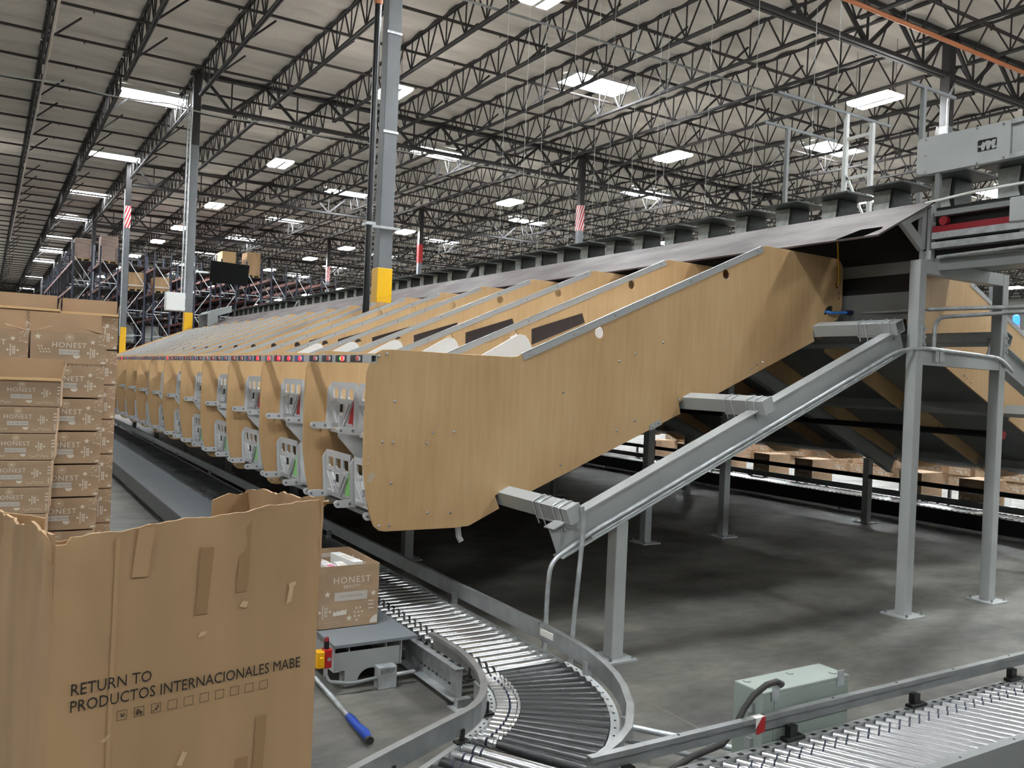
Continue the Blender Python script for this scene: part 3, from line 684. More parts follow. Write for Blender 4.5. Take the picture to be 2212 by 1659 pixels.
# drive cover with its cut-out emblem
t = empty('drive_cover', (6.42, 3.0, 3.5), 'long light grey metal cover with a dark cut-out emblem above the trays', 'cover'); o = t.location
fs = lambda u, v, q: (6.40+q, u, v)
MB(o).prism([[(3.53, 3.50), (4.20, 3.50), (4.262, 3.512), (4.28, 3.54), (4.28, 3.77), (4.262, 3.795), (4.2, 3.80), (3.53, 3.785)], [(3.632, 3.592), (3.772, 3.592), (3.778, 3.60), (3.778, 3.674), (3.77, 3.682), (3.638, 3.68), (3.63, 3.672), (3.63, 3.6)]], fs, 0, .05).build('face_plate', GREY, t)
MB(o).bx(6.41, 6.45, 3.60, 3.80, 3.57, 3.70).build('emblem_recess', BLACK, t)
mpts = [(3.775, 3.628), (3.752, 3.628), (3.745, 3.60), (3.728, 3.60), (3.715, 3.640), (3.705, 3.60), (3.688, 3.60), (3.675, 3.640), (3.665, 3.60), (3.632, 3.606), (3.632, 3.618), (3.648, 3.618), (3.640, 3.668), (3.662, 3.668), (3.676, 3.655), (3.690, 3.668), (3.712, 3.668), (3.728, 3.655), (3.738, 3.668), (3.75, 3.64), (3.775, 3.64)]
MB(o).prism([mpts], fs, .002, .008).build('emblem', GREY, t)
b = MB(o)
for y, z in ((4.204, 3.778), (4.202, 3.651), (4.2, 3.52), (3.582, 3.767), (3.571, 3.512), (3.783, 3.775), (3.772, 3.508)): b.cyl((6.40, y, z), (6.392, y, z), .008, 8)
b.build('cover_screw', CHROME, t, smooth=True)
MB(o).bx(6.40, 6.45, .4, 3.528, 3.755, 3.79).bx(6.40, 6.45, .4, 3.528, 3.50, 3.535).build('cover_rail', GALV, t)
MB(o).bx(6.425, 6.445, .4, 3.528, 3.535, 3.755).build('rear_panel', GREY, t)
for y in (4.1, 3.0, 1.6): MB(o).bx(6.41, 6.44, y-.02, y+.02, 2.83, 3.51).build('cover_strut', GREYD, t)
# gate frame at the far end of the sorter
t = empty('end_hood', (6.1, 27.9, 2.9), 'pale grey steel hood at the far end of the tray row', 'cover'); o = t.location
for y in (27.0, 28.3):
    MB(o).prism([[(5.65, 2.3), (5.65, 3.32), (5.75, 3.42), (6.35, 3.62), (6.35, 3.42), (5.95, 3.28), (5.95, 2.3)]], lambda u, v, q: (u, y+q, v), 0, .05).build('side_sheet', GREYD, t)
MB(o).prism([[(5.65, 3.32), (5.75, 3.42), (6.35, 3.62), (6.35, 3.60), (5.75, 3.40), (5.67, 3.32)]], lambda u, v, q: (u, q, v), 27.05, 28.3).build('top_sheet', GREYD, t)

# ------------------------------------------------------------------ conduits, cables, rods
def pipe(name, pts, r, m, label, cat, grp=None): return tag(MB(pts[0]).tube(pts, r, 10).build(name, m, smooth=True), label, cat, grp)
def bend(pts, rad=.08, n=5):
    out = [Vector(pts[0])]
    for i in range(1, len(pts)-1):
        p, a, b = Vector(pts[i]), Vector(pts[i-1]), Vector(pts[i+1])
        u, w = (a-p), (b-p); q = min(rad, u.length*.45, w.length*.45); s, e = p+u.normalized()*q, p+w.normalized()*q
        for k in range(n+1):
            tt = k/n; out.append(s*(1-tt)**2+p*2*tt*(1-tt)+e*tt*tt)
    return out+[Vector(pts[-1])]
bo = lambda x, dz: (x, 4.078, .913+(x-3.02)*.434+dz)
pipe('conduit', bend([(2.79, 4.07, .0), (2.795, 4.07, .52), (2.81, 4.07, .66), (3.06, 4.075, .80), bo(4.9, -.135), bo(5.95, -.135), (6.12, 3.985, 2.085), (7.22, 3.985, 2.06), (7.42, 3.985, 1.95)], .12), .0135, GALV, 'thin steel conduit along the sloping beam, dropping to the floor at its low end', 'conduit')
pipe('conduit', [bo(3.1, -.165), bo(5.9, -.165)], .010, GALV, 'lower thin steel rod clipped beneath the conduit on the sloping beam', 'conduit')
pipe('conduit', bend([(2.95, 4.03, .0), (2.96, 4.03, .3), (3.005, 4.03, .86), (2.985, 4.03, .98)], .1), .0135, GALV, 'steel conduit rising straight from the floor past the end of the lowest box beam', 'conduit')
pipe('conduit', bend([(6.296, 3.995, 2.09), (6.302, 3.995, 2.33), (6.1, 3.2, 2.325), (6.0, 2.0, 2.29)], .16, 8), .016, GALV, 'bent steel conduit curving off the top of the lower cross beam', 'conduit')
pipe('conduit', [(6.24, 4.02, 2.39), (6.2, 3.3, 2.37), (6.05, 2.0, 2.35)], .016, GALV, 'straight steel conduit passing the tall post just above the bent one', 'conduit')
pipe('conduit', [(6.33, 4.84, 2.395), (6.26, 4.02, 2.39)], .009, GALV, 'thin threaded rod joining the blue tube and the tall post', 'rod')
pipe('conduit', [(6.3, 4.0, 2.80), (6.28, 3.0, 2.82), (6.2, 2.0, 2.82)], .014, GALV, 'bright steel conduit above the frame top beam', 'conduit')
t = empty('marker_tube', (6.15, 4.79, 2.39), 'light blue tube poking out through the slot of the near chute panel', 'tube')
MB(t.location).tube([(6.055, 4.90, 2.41), (6.085, 4.80, 2.385), (6.25, 4.77, 2.398)], .013, 10).build('blue_tube', BLUEL, t, smooth=True)
MB(t.location).tube([(6.245, 4.77, 2.398), (6.335, 4.765, 2.404)], .022, 12).build('dark_cap', mat('navy_cap', (24, 26, 70), .4), t, smooth=True)
pipe('cable', [(6.149, 4.815, 2.99), (6.165, 4.812, 2.82), (6.186, 4.815, 2.66), (6.188, 4.84, 2.62)], .005, YPL, 'thin yellow cable hanging down into the round hole of the near chute panel', 'cable')
tag(MB((6.33, 4.0, 2.0)).bx(6.315, 6.36, 3.985, 4.005, 1.985, 2.09).bx(6.37, 6.43, 3.985, 4.008, 1.99, 2.10).build('junction_box', GALV), 'small galvanised junction plate on the lower cross beam below the bent conduit', 'electrical box')
# rods and cables seen below the far beds
t = empty('air_pipe', (8.9, 4.9, 1.35), 'black pipe with a red end cap running beneath the far chutes', 'pipe')
MB(t.location).cyl((8.9, 4.9, 1.35), (8.9, 27.5, 1.35), .035, 12).build('pipe', BLACK, t, smooth=True)
MB(t.location).cyl((8.9, 4.84, 1.35), (8.9, 4.9, 1.35), .045, 12).build('red_cap', RED, t, smooth=True)['label'] = 'round red end cap'
pipe('air_pipe', [(10.05, 4.9, .62), (10.05, 27.5, .62)], .03, BLACK, 'lower black rod running along the far roller conveyor', 'pipe')

# ------------------------------------------------------------------ roller conveyors
RT = .25
def roller_straight(x0, x1, y, r=.024, root=None, org=None, bands=True, z=RT, mats=(CHROME, BLACK)):
    mb = MB(org).tube([(x0, y, z-r), (x1, y, z-r)], r, 10).mark(1)
    if bands:
        for bx_ in (.05, .085): mb.tube([(x0+bx_-.006, y, z-r), (x0+bx_+.006, y, z-r)], r+.003, 10, cap=True)
    return mb
def guard(name, path, parent, z, w=.032, h=.09, m=GUARDG):
    pr = [(-w, 0), (0, 0), (0, -h), (-.004, -h), (-.004, -.006), (-w+.004, -.006), (-w+.004, -.02), (-w, -.02)]
    return MB(parent.location).sweep([(p[0], p[1], z) for p in path], [(-a, b) for a, b in pr]).build(name, m, parent)
t = empty('roller_conveyor', (2.37, 16, 0), 'long straight roller conveyor running beside the table under the chute fronts', 'conveyor'); o = t.location
MB(o).prism([[(2.115, .03), (2.165, .03), (2.165, .034), (2.119, .034), (2.119, .216), (2.135, .216), (2.135, .22), (2.115, .22)]], lambda u, v, q: (u, q, v), 4.62, Y_END).build('inner_side_channel', GALV, t)
MB(o).prism([[(2.605, .05), (2.645, .05), (2.645, .236), (2.605, .236)]], lambda u, v, q: (u, q, v), 3.66, Y_END).build('outer_side_channel', GUARDG, t)
gs = [(2.66, Y_END), (2.66, 3.95)]
guard('guard_rail', gs[::-1], t, .36)
rest = MB(o)
n = 0; y = 3.70; r0 = None
while y < Y_END:
    if n < 100:
        if r0 is None: r0 = r_ = roller_straight(2.14, 2.603, y, org=o).build('roller', [CHROME, BLACK], t, smooth=True)
        else: r_ = r0.copy(); COL.objects.link(r_); r_.location = (0, y-3.70, 0)
    else: rest.tube([(2.14, y, RT-.024), (2.603, y, RT-.024)], .024, 6)
    y += .078; n += 1
tag(rest.build('rollers', CHROME, t, smooth=True), kind='stuff')
for k in range(10):
    y = 4.6+2.4*k
    MB(o).bx(2.165, 2.605, y, y+.05, .03, .075).bx(2.2, 2.25, y, y+.05, 0, .03).bx(2.52, 2.57, y, y+.05, 0, .03).build('cross_member', GALV, t)
    MB(o).bx(2.63, 2.66, y+.3, y+.33, .2, .30).build('guard_post', GUARDG, t)
# curve
CXc, CYc = 1.376, 3.65
t = empty('curve_conveyor', (2.2, 3.2, 0), 'curved roller conveyor with dark tapered rollers bending round towards the left', 'conveyor'); o = t.location
def pol(r, a, z): return (CXc+r*math.cos(a), CYc+r*math.sin(a), z)
NR = 18; r0 = None
for k in range(NR):
    a = R(-2-3.35*k)
    mb = MB(o); zc_ = RT-.024
    pr = [(.835, .0185), (.948, .021), (.949, .019), (.953, .019), (.954, .021), (1.088, .024), (1.089, .021), (1.094, .021), (1.095, .024), (1.226, .0265)]
    mb.tube([pol(q, a, RT-w) for q, w in pr], [w for q, w in pr], 10)
    mb.mark(1).tube([pol(q, a, RT-.02) for q in (.728, .782)], .02, 10).tube([pol(q, a, RT-.02) for q in (.793, .818)], .02, 10).tube([pol(q, a, RT-.02) for q in (.822, .834)], .022, 10)
    mb.mark(2).tube([pol(q, a, RT-.02) for q in (.782, .793)], .017, 8)
    mb.build('tapered_roller', [DROLL, CHROME, BAND], t, smooth=True)
def arc(r, a0, a1, z, n=24): return [pol(r, R(a0+(a1-a0)*k/n), z) for k in range(n+1)]
for nm, r in (('inner_track', .705), ('outer_track', 1.25)):
    MB(o).sweep(arc(r, 0, -61, .236), [(-.02, 0), (.02, 0), (.02, -.006), (-.012, -.006), (-.012, -.17), (-.02, -.17)]).build(nm, GREY, t)
    hb = MB(o)
    for k in range(16):
        p = Vector(pol(r, R(-2-3.8*k), .2365)); hb.cyl(p, p+Vector((0, 0, .0012)), .006, 6)
    hb.build('track_slot_pattern', BLACK, t)
for k in range(3):
    a = R(-8-22*k)
    MB(o).bar(pol(.70, a, .06), pol(1.25, a, .06), .05, .05).build('cross_member', GALV, t)
    for q in (.72, 1.23):
        p = Vector(pol(q, a, 0)); MB(o).bx(p.x-.025, p.x+.025, p.y-.025, p.y+.025, 0, .07).build('leg', GALV, t)
og = [(2.66, 3.93), (2.643, 3.63), (2.620, 3.44), (2.575, 3.262), (2.525, 3.115), (2.457, 2.973), (2.341, 2.787), (2.25, 2.68), (2.18, 2.605), (2.065, 2.525), (1.96, 2.472), (1.89, 2.44)]
guard('outer_guard', og[::-1], t, .36)
ig = [(2.05, 4.02), (2.058, 3.926), (2.058, 3.72), (2.042, 3.60), (2.016, 3.476), (1.985, 3.37), (1.939, 3.265), (1.90, 3.195), (1.855, 3.129), (1.80, 3.07), (1.74, 3.024), (1.667, 2.985), (1.536, 2.925), (1.41, 2.865), (1.29, 2.806), (1.136, 2.729), (.95, 2.636)]
guard('inner_guard', ig, t, .36, h=.085)
for i in (3, 7, 11, 14):
    MB(o).bx(ig[i][0]-.03, ig[i][0]+.03, ig[i][1]-.02, ig[i][1]+.02, .244, .252).bx(ig[i][0]-.008, ig[i][0]+.008, ig[i][1]-.008, ig[i][1]+.008, .252, .30).build('guard_foot', BLACK, t)
for i in (2, 6):
    MB(o).bx(og[i][0]-.01, og[i][0]+.02, og[i][1]-.02, og[i][1]+.02, .22, .30).build('guard_foot', GALV, t)
MB(o).box((2.615, 3.80, .34), (.004, .12, .035)).build('maker_plate', PAPER, t)['label'] = 'small pale rating plate'
# the galvanised perforated channel between table and curve
t2 = empty('perforated_channel', (2.13, 4.1, 0), 'short perforated galvanised channel beside the curve at the table end', 'channel'); o2 = t2.location
hs = [[(4.0+.05*k, .07), (4.03+.05*k, .07), (4.03+.05*k, .085), (4.0+.05*k, .085)] for k in range(10)]+[[(4.01+.05*k, .16), (4.02+.05*k, .16), (4.02+.05*k, .19), (4.01+.05*k, .19)] for k in range(10)]
MB(o2).prism([[(3.88, .03), (4.58, .03), (4.58, .195), (3.88, .195)]]+hs, lambda u, v, q: (2.15+q, u, v), 0, .004).build('web', GALV, t2)
MB(o2).bx(2.10, 2.15, 3.88, 4.58, .03, .034).bx(2.11, 2.15, 3.88, 4.58, .191, .195).build('flange', GALV, t2)
MB(o2).bx(2.11, 2.19, 3.84, 3.88, .0, .05).bx(2.08, 2.22, 3.80, 3.90, 0, .008).build('floor_bracket', GALV, t2)
# exit spur
dv = Vector((.508, -.861, 0)); tv = Vector((-.861, -.508, 0))
t = empty('spur_conveyor', (1.5, 2.7, 0), 'short run of shiny rollers leaving the curve towards the lower edge', 'conveyor'); o = t.location
p0 = Vector((1.668, 2.970, 0))
for k in range(9):
    a = p0+tv*(.0785*k); L = .413
    b = a+dv*L
    if b.y < 2.46: b = a+dv*((a.y-2.46)/.861)
    dk = k in (2, 3)
    mb = MB(o).tube([tuple(a+Vector((0, 0, RT-.024))), tuple(b+Vector((0, 0, RT-.024)))], .024, 12).mark(1)
    for q in (.055, .09):
        c = a+dv*q; mb.tube([tuple(c+dv*s+Vector((0, 0, RT-.024))) for s in (-.004, .004)], .0255, 12)
    mb.build('roller', [DROLL if dk else CHROME, BAND], t, smooth=True)
a = p0-dv*.02+tv*(-.05); b = a+tv*.8
MB(o).bar(tuple(a+Vector((0, 0, .20))), tuple(b+Vector((0, 0, .20))), .025, .09).build('side_rail', GREY, t)
for q in (.1, .6):
    c = a+tv*q+dv*.2; MB(o).bar(tuple(a+tv*q+Vector((0, 0, .08))), tuple(a+tv*q+dv*.36+Vector((0, 0, .08))), .05, .05).bx(c.x-.03, c.x+.03, c.y-.03, c.y+.03, 0, .06).build('cross_member', GALV, t)
# main conveyor with skewed rollers
t = empty('skewed_roller_conveyor', (4, 2.18, 0), 'straight conveyor of bright skewed rollers in the lower right corner', 'conveyor'); o = t.location
r0 = None; n = 0; x = 1.93
while x < 6.3:
    if r0 is None:
        d = Vector((.212, -.394, 0)).normalized(); a = Vector((x, 2.385, RT-.024)); b = a+d*.447
        mb = MB(o).tube([a, b], .0222, 12).mark(1)
        for q in (.058, .098):
            mb.tube([a+d*(q-.0035), a+d*(q+.0035)], .0240, 12)
        r0 = r_ = mb.build('skewed_roller', [CHROME, BAND], t, smooth=True); x00 = x
    else: r_ = r0.copy(); COL.objects.link(r_); r_.location = (x-x00, 0, 0)
    x += .0725; n += 1
MB(o).bx(1.88, 6.5, 2.39, 2.425, .05, .247).build('far_side_channel', GREY, t)
sl = MB(o)
for k in range(62): sl.bx(1.95+.0725*k, 1.975+.0725*k, 2.392, 2.41, .2472, .2482)
sl.build('channel_slot_pattern', BLACK, t)
MB(o).bx(2.12, 6.5, 1.945, 1.985, .05, .255).build('near_side_channel', GREYD, t)
hb = MB(o)
for k in range(8): hb.cyl((2.6+.4*k, 1.965, .255), (2.6+.4*k, 1.965, .2565), .006, 6)
hb.build('bolt_hole_pattern', BLACK, t)
guard('far_guard_rail', [(1.875, 2.437), (6.5, 2.437)], t, .372, w=.03, h=.072)
for x in (2.05, 2.927, 3.78, 4.617, 5.5):
    MB(o).bx(x-.055, x+.055, 2.385, 2.425, .2485, .262).bx(x-.022, x+.022, 2.40, 2.43, .262, .305).build('guard_foot', BLACK, t)
for x in (2.2, 3.4, 4.6, 5.8):
    MB(o).bx(x-.03, x+.03, 2.0, 2.38, .03, .08).bx(x-.03, x+.03, 2.3, 2.36, 0, .03).bx(x-.03, x+.03, 2.0, 2.06, 0, .03).build('cross_member', GALV, t)
for x in (2.3, 2.76, 3.2, 3.65, 4.1, 4.6): MB(o).cyl((x, 2.425, .372), (x, 2.425, .3735), .006, 6).build('rail_hole', BLACK, t)
rtp = MB(o).prism([[(2.718, .378-.072), (2.755, .312), (2.755, .374), (2.735, .374), (2.705, .33), (2.705, .306)]], lambda u, v, q: (u, 2.4055-q, v), 0, .0012).build('red_tape_piece', RED, t); rtp['label'] = 'red tape on the guard rail'
MB(o).bx(2.70, 2.755, 2.4055, 2.437, .3725, .3735).prism([[(2.70, .33), (2.735, .373), (2.70, .373)]], lambda u, v, q: (u, 2.4052-q, v), 0, .001).build('white_tape_piece', PAPER, t)['label'] = 'white tape on the guard rail'
# roller chain and drive beneath the near corner
pipe('drive_cable', [(6.0, 1.80, .12), (4.0, 1.82, .11), (3.0, 1.85, .10)], .012, GALV, 'thin ribbed conduit along the near side of the skewed roller conveyor', 'conduit')
# floor pipes joining curve and main line
pipe('floor_pipe', bend([(2.62, 3.1, .10), (2.95, 2.66, .09), (2.98, 2.50, .09)], .05), .014, GALV, 'short bare pipe between the curve and the skewed roller conveyor', 'pipe')
pipe('floor_pipe', bend([(2.56, 3.08, .06), (2.86, 2.66, .05), (2.9, 2.5, .05)], .05), .012, GREYD, 'lower grey pipe beside the bare pipe behind the curve', 'pipe')
# control enclosure
t = empty('control_enclosure', (3.07, 2.53, 0), 'grey-green control enclosure behind the guard rail of the skewed conveyor', 'electrical box'); o = t.location
MB(o).bx(2.795, 3.345, 2.455, 2.62, .09, .445).build('cabinet', ENC, t, bevel=.004)
MB(o).bx(2.86, 3.33, 2.452, 2.4555, .10, .425).build('door', ENC, t)
MB(o).bx(2.84, 2.885, 2.448, 2.452, .405, .475).bx(3.258, 3.303, 2.448, 2.452, .405, .475).build('mounting_tab', GALV, t)
for z in (.35, .2): MB(o).bx(2.776, 2.795, 2.5, 2.53, z, z+.04).build('latch', GALV, t)
for x in (2.83, 3.31): MB(o).bx(x-.02, x+.02, 2.47, 2.60, 0, .09).build('foot', GALV, t)
for x, y in ((2.87, 2.50), (3.1, 2.58), (3.29, 2.50), (2.84, 2.59)): MB(o).cyl((x, y, .445), (x, y, .449), .018, 10).build('cap', ENC, t)
pipe('cable', [(2.90, 2.462, .46), (2.885, 2.44, .475), (2.853, 2.44, .49), (2.795, 2.443, .483), (2.724, 2.446, .449), (2.671, 2.446, .40), (2.62, 2.446, .33), (2.56, 2.446, .28), (2.40, 2.446, .262), (2.2, 2.45, .2)], .013, CABLE, 'thick black cable looping over the control enclosure and down behind the guard rail', 'cable')

# ------------------------------------------------------------------ packing table
t = empty('packing_table', (1.87, 16, 0), 'long low table with a blue-grey top beside the roller conveyor', 'table'); o = t.location
MB(o).bx(1.622, 2.108, 4.33, 8.0, .232, .25).bx(1.64, 2.108, 8.004, 18, .232, .25).bx(1.64, 2.108, 18.004, Y_END, .232, .25).build('table_top', TABLE, t, bevel=.002)
MB(o).bx(1.632, 1.638, 4.36, Y_END, .095, .231).bx(1.638, 1.665, 4.36, Y_END, .095, .10).bx(1.638, 1.72, 4.36, Y_END, .226, .231).bx(1.715, 1.72, 4.36, Y_END, .20, .226).build('left_channel', GREY, t)
MB(o).bx(2.02, 2.026, 4.36, 6.4, .095, .231).bx(1.995, 2.02, 4.36, 6.4, .095, .10).bx(1.93, 2.02, 4.36, 6.4, .226, .231).bx(1.93, 1.935, 4.36, 6.4, .20, .226).build('right_channel', GREY, t)
ho = [(1.846+.075*math.cos(math.pi*k/14), .018+.075*math.sin(math.pi*k/14)) for k in range(15)]
pl = [(1.64, .195), (2.018, .195), (2.018, .09), (1.96, .082), (1.96, .008), (1.921, .008)]+ho[1:-1]+[(1.771, .008), (1.70, .008), (1.70, .095), (1.64, .10)]
MB(o).prism([pl], lambda u, v, q: (u, 4.37+q, v), 0, .006).build('end_plate', GREY, t)
for k in range(9): MB(o).bx(1.70, 1.75, 4.40+2.7*k, 4.45+2.7*k, 0, .095).bx(1.95, 2.0, 4.40+2.7*k, 4.45+2.7*k, 0, .095).bx(1.65, 2.02, 4.40+2.7*k, 4.45+2.7*k, .095, .10).build('leg', GREY, t)
MB(o).bx(1.618, 1.632, 6.2, Y_END, .09, .258).build('edge_rail', DKG, t)
# emergency stop
t = empty('emergency_stop', (1.56, 4.33, .14), 'red and yellow emergency stop box with a red beacon at the end of the table', 'switch'); o = t.location
MB(o).bx(1.558, 1.60, 4.30, 4.355, .145, .245).build('red_body', RED, t, bevel=.006)['label'] = 'red box body'
MB(o).bx(1.515, 1.557, 4.29, 4.35, .152, .24).bx(1.525, 1.545, 4.275, 4.29, .17, .215).build('yellow_cover', YPL, t, bevel=.006)['label'] = 'yellow cover'
MB(o).cyl((1.582, 4.30, .195), (1.582, 4.294, .195), .011, 12).build('key_ring', CHROME, t, smooth=True)
MB(o).cyl((1.575, 4.325, .245), (1.575, 4.325, .285), .014, 12).build('beacon_base', BLACK, t, smooth=True)
MB(o).tube([(1.575, 4.325, .285), (1.575, 4.325, .30), (1.575, 4.325, .306)], [.013, .012, .006], 12).build('beacon', REDM, t, smooth=True)
MB(o).cyl((1.575, 4.325, .10), (1.575, 4.325, .146), .012, 10).build('conduit_stub', GALV, t, smooth=True)
pipe('flexible_conduit', bend([(1.578, 4.322, .105), (1.585, 4.30, .075), (1.70, 4.28, .055), (1.85, 4.285, .062)], .03), .0105, GREYD, 'grey flexible conduit sagging between the emergency stop and the junction box', 'conduit')
pipe('floor_conduit', [(1.965, 4.30, .06), (2.08, 4.30, .062)], .011, GALV, 'straight conduit leaving the right side of the junction box', 'conduit')
t = empty('junction_box', (1.905, 4.29, .015), 'galvanised junction box hand-lettered E-STOP under the table end', 'electrical box'); o = t.location
MB(o).bx(1.855, 1.96, 4.265, 4.335, .0, .12).build('box', GALV, t, bevel=.004)
tm = MB(o); put_text(tm, 'E-STOP', .030, lambda u, v: (1.867+u, 4.2642, .083+v+.06*u), sx=.8); tm.build('hand_lettering', INKB, t)
# blue-gripped bar on the floor
t = empty('grip_bar', (1.57, 4.1, .045), 'steel bar with a bright blue rubber grip lying across the floor', 'bar'); o = t.location
MB(o).tube([(1.585, 4.50, .03), (1.557, 3.906, .03)], .013, 10).build('bar', GALV, t, smooth=True)
MB(o).tube([(1.558, 3.93, .03), (1.556, 3.88, .032), (1.553, 3.80, .03), (1.55, 3.70, .036), (1.546, 3.64, .03)], [.017, .021, .0185, .023, .018], 12).build('grip', BLUE, t, smooth=True)
MB(o).tube([(1.546, 3.645, .03), (1.545, 3.622, .03)], .0185, 12).build('grip_end', CABLE, t, smooth=True)

# ------------------------------------------------------------------ cartons
TXT = {}
def star(cx_, cz_, r): return [(cx_+(r if k % 2 == 0 else r*.42)*math.cos(R(90+36*k)), cz_+(r if k % 2 == 0 else r*.42)*math.sin(R(90+36*k))) for k in range(10)]
def rect(x0, z0, x1, z1): return [(x0, z0), (x1, z0), (x1, z1), (x0, z1)]
def disc(cx_, cz_, r, a0=0, a1=360, n=14): return [(cx_+r*math.cos(R(a0+(a1-a0)*k/n)), cz_+r*math.sin(R(a0+(a1-a0)*k/n))) for k in range(n if a1-a0 == 360 else n+1)]
def arrows(cx_, cz_, s):
    out = [[(cx_-.5*s, cz_), (cx_-.38*s, cz_+.12*s), (cx_-.26*s, cz_), (cx_-.38*s, cz_-.12*s)], [(cx_+.3*s, cz_), (cx_+.42*s, cz_+.12*s), (cx_+.54*s, cz_), (cx_+.42*s, cz_-.12*s)]]
    for q, h in ((-.16, .46), (.03, .3), (.17, .3)):
        w = .035*s; out.append([(cx_+q*s-w, cz_-h*s), (cx_+q*s+w, cz_-h*s), (cx_+q*s+w, cz_+h*s), (cx_+q*s-w, cz_+h*s)])
        for zz in (-h, 0, h): out.append(disc(cx_+q*s, cz_+zz*s, .065*s, n=6))
    return out
def prints(kind, w, h, fn, small=True):
    """white printing on one carton face; returns (white mesh, grey badge mesh)"""
    A, B, A0, rnd = [], [], [], random.Random(5)
    if kind == 'tall':
        tx = [('HONEST', .052, (0.012, h*.715), 1.0, 1.18), ('BEAUTY', .026, (0.012, h*.635), 1.0, 1.1)]
        A += [star(-.132, h*.555, .02), star(.145, h*.52, .02), star(.002, h*.15, .019)]
        B += [rect(-.09, h*.435, .107, h*.575)]
        A += [rect(.115, h*.39-k*.021, .148, h*.405-k*.021) for k in range(3)] + arrows(-.145, h*.28, .075)
        A += [[(-.095, h*.20), (-.015, h*.215), (-.015, h*.30), (-.03, h*.275), (-.04, h*.295), (-.055, h*.27), (-.065, h*.285), (-.08, h*.26), (-.095, h*.275)]]
        for q, (i, j) in enumerate(((0, 0), (1, 0), (-.5, -1), (.5, -1), (1.5, -1), (-.4, -2), (.7, -2), (.1, -3))):
            x, z = .045+i*.022, h*.29+j*.023; A.append([(x-.007, z), (x+.007, z), (x, z+.012)])
        A.append(disc(.173, h*.035, .045, 90, 180, 8)+[(.173, h*.035)])
        for k in range(16): x = -.14+.006*k; z = h*.07+rnd.uniform(0, .014); A.append([(x, z), (x+.004, z+.002), (x+.003, z+.004)])
        lab = ('Good VIBES INSIDE', .019, (.008, h*.492))
    else:
        S = kind == 'S'
        tx = [('HONEST', h*(.235 if S else .23), (0, h*(.52 if S else .56)), 1.0, 1.12)]
        B += [rect(-w*.135, h*.30, w*.135, h*.46)]
        A += [disc(w*.10, h*(.285 if S else .24), h*.105, 180, 360, 8)] + arrows(w*.31, h*.37 if S else h*.52, h*.34)
        C = disc(0, h*.84, h*.14)
        A += [rect(-.02*w, h*.83, -.002*w, h*.87), rect(.002*w, h*.83, .02*w, h*.87)]
        A0.append(C)
        if S:
            A += [star(w*.31, h*.72, h*.085), star(-w*.41, h*.83, h*.1), [(w*.42, h*.05), (w*.49, h*.05), (w*.485, h*.13), (w*.47, h*.08), (w*.455, h*.15), (w*.44, h*.08), (w*.43, h*.12)]]
            for k in range(10): A.append(disc(-w*.37+.013*(k % 4)-.005*(k//4), h*.36+.014*(k//4), .0038, n=6))
            for k in range(18): x, z = w*.38+rnd.uniform(0, .10*w), h*.55+rnd.uniform(0, .38*h); A.append([(x, z), (x+.009, z+.005), (x+.008, z+.008)])
            for k in range(8): x = w*.38+.005*k; z = h*.1+.002*k+rnd.uniform(0, .006); A.append([(x, z), (x+.004, z+.003), (x+.003, z+.005)])
        else:
            A += [star(-w*.43, h*.86, h*.09), star(-w*.36, h*.78, h*.075), star(-w*.4, h*.6, h*.07), star(-w*.355, h*.44, h*.08)] + [rect(w*.455, h*(.5+.12*k), w*.497, h*(.54+.12*k)) for k in range(3)]
            for k in range(26): x = -w*.45+.0068*k+(w*.3 if k > 14 else 0); z = h*.1+rnd.uniform(0, .01); A.append([(x, z), (x+.006, z+.003), (x+.004, z+.007)])
            for k in range(5): A.append(disc(w*.47+.004*(k % 2), h*.34-.02*k*h/.118*.3, .003, n=6))
        lab = ('GOOD VIBES INSIDE', h*.085, (0, h*.35))
    a = MB(); b = MB(); c = MB(); e_ = MB()
    for L in A0: e_.flat([L], lambda u, v: fn(u, v, -.0004))
    for L in A: a.flat([L], fn)
    for body, sz, (x, z), sx, sp in tx: put_text(a, body, sz, lambda u, v: fn(u, v), 'CENTER', sp, sx, x, z)
    fn2 = lambda u, v: tuple(Vector(fn(u, v))+Vector((0, -.0003, 0))) if False else fn(u, v, .0003)
    for L in B: b.flat([L], fn)
    put_text(c, lab[0], lab[1], lambda u, v: fn(u, v, .0005), 'CENTER', 1.0, .86, *lab[2])
    return a, b, c, e_
FAINT = mat('faint_badge_print', (190, 164, 134), .7)
BADGE = mat('pale_label_print', (206, 198, 188), .7); LABT = mat('grey_label_text', (150, 138, 128), .7)
PROTO = {}
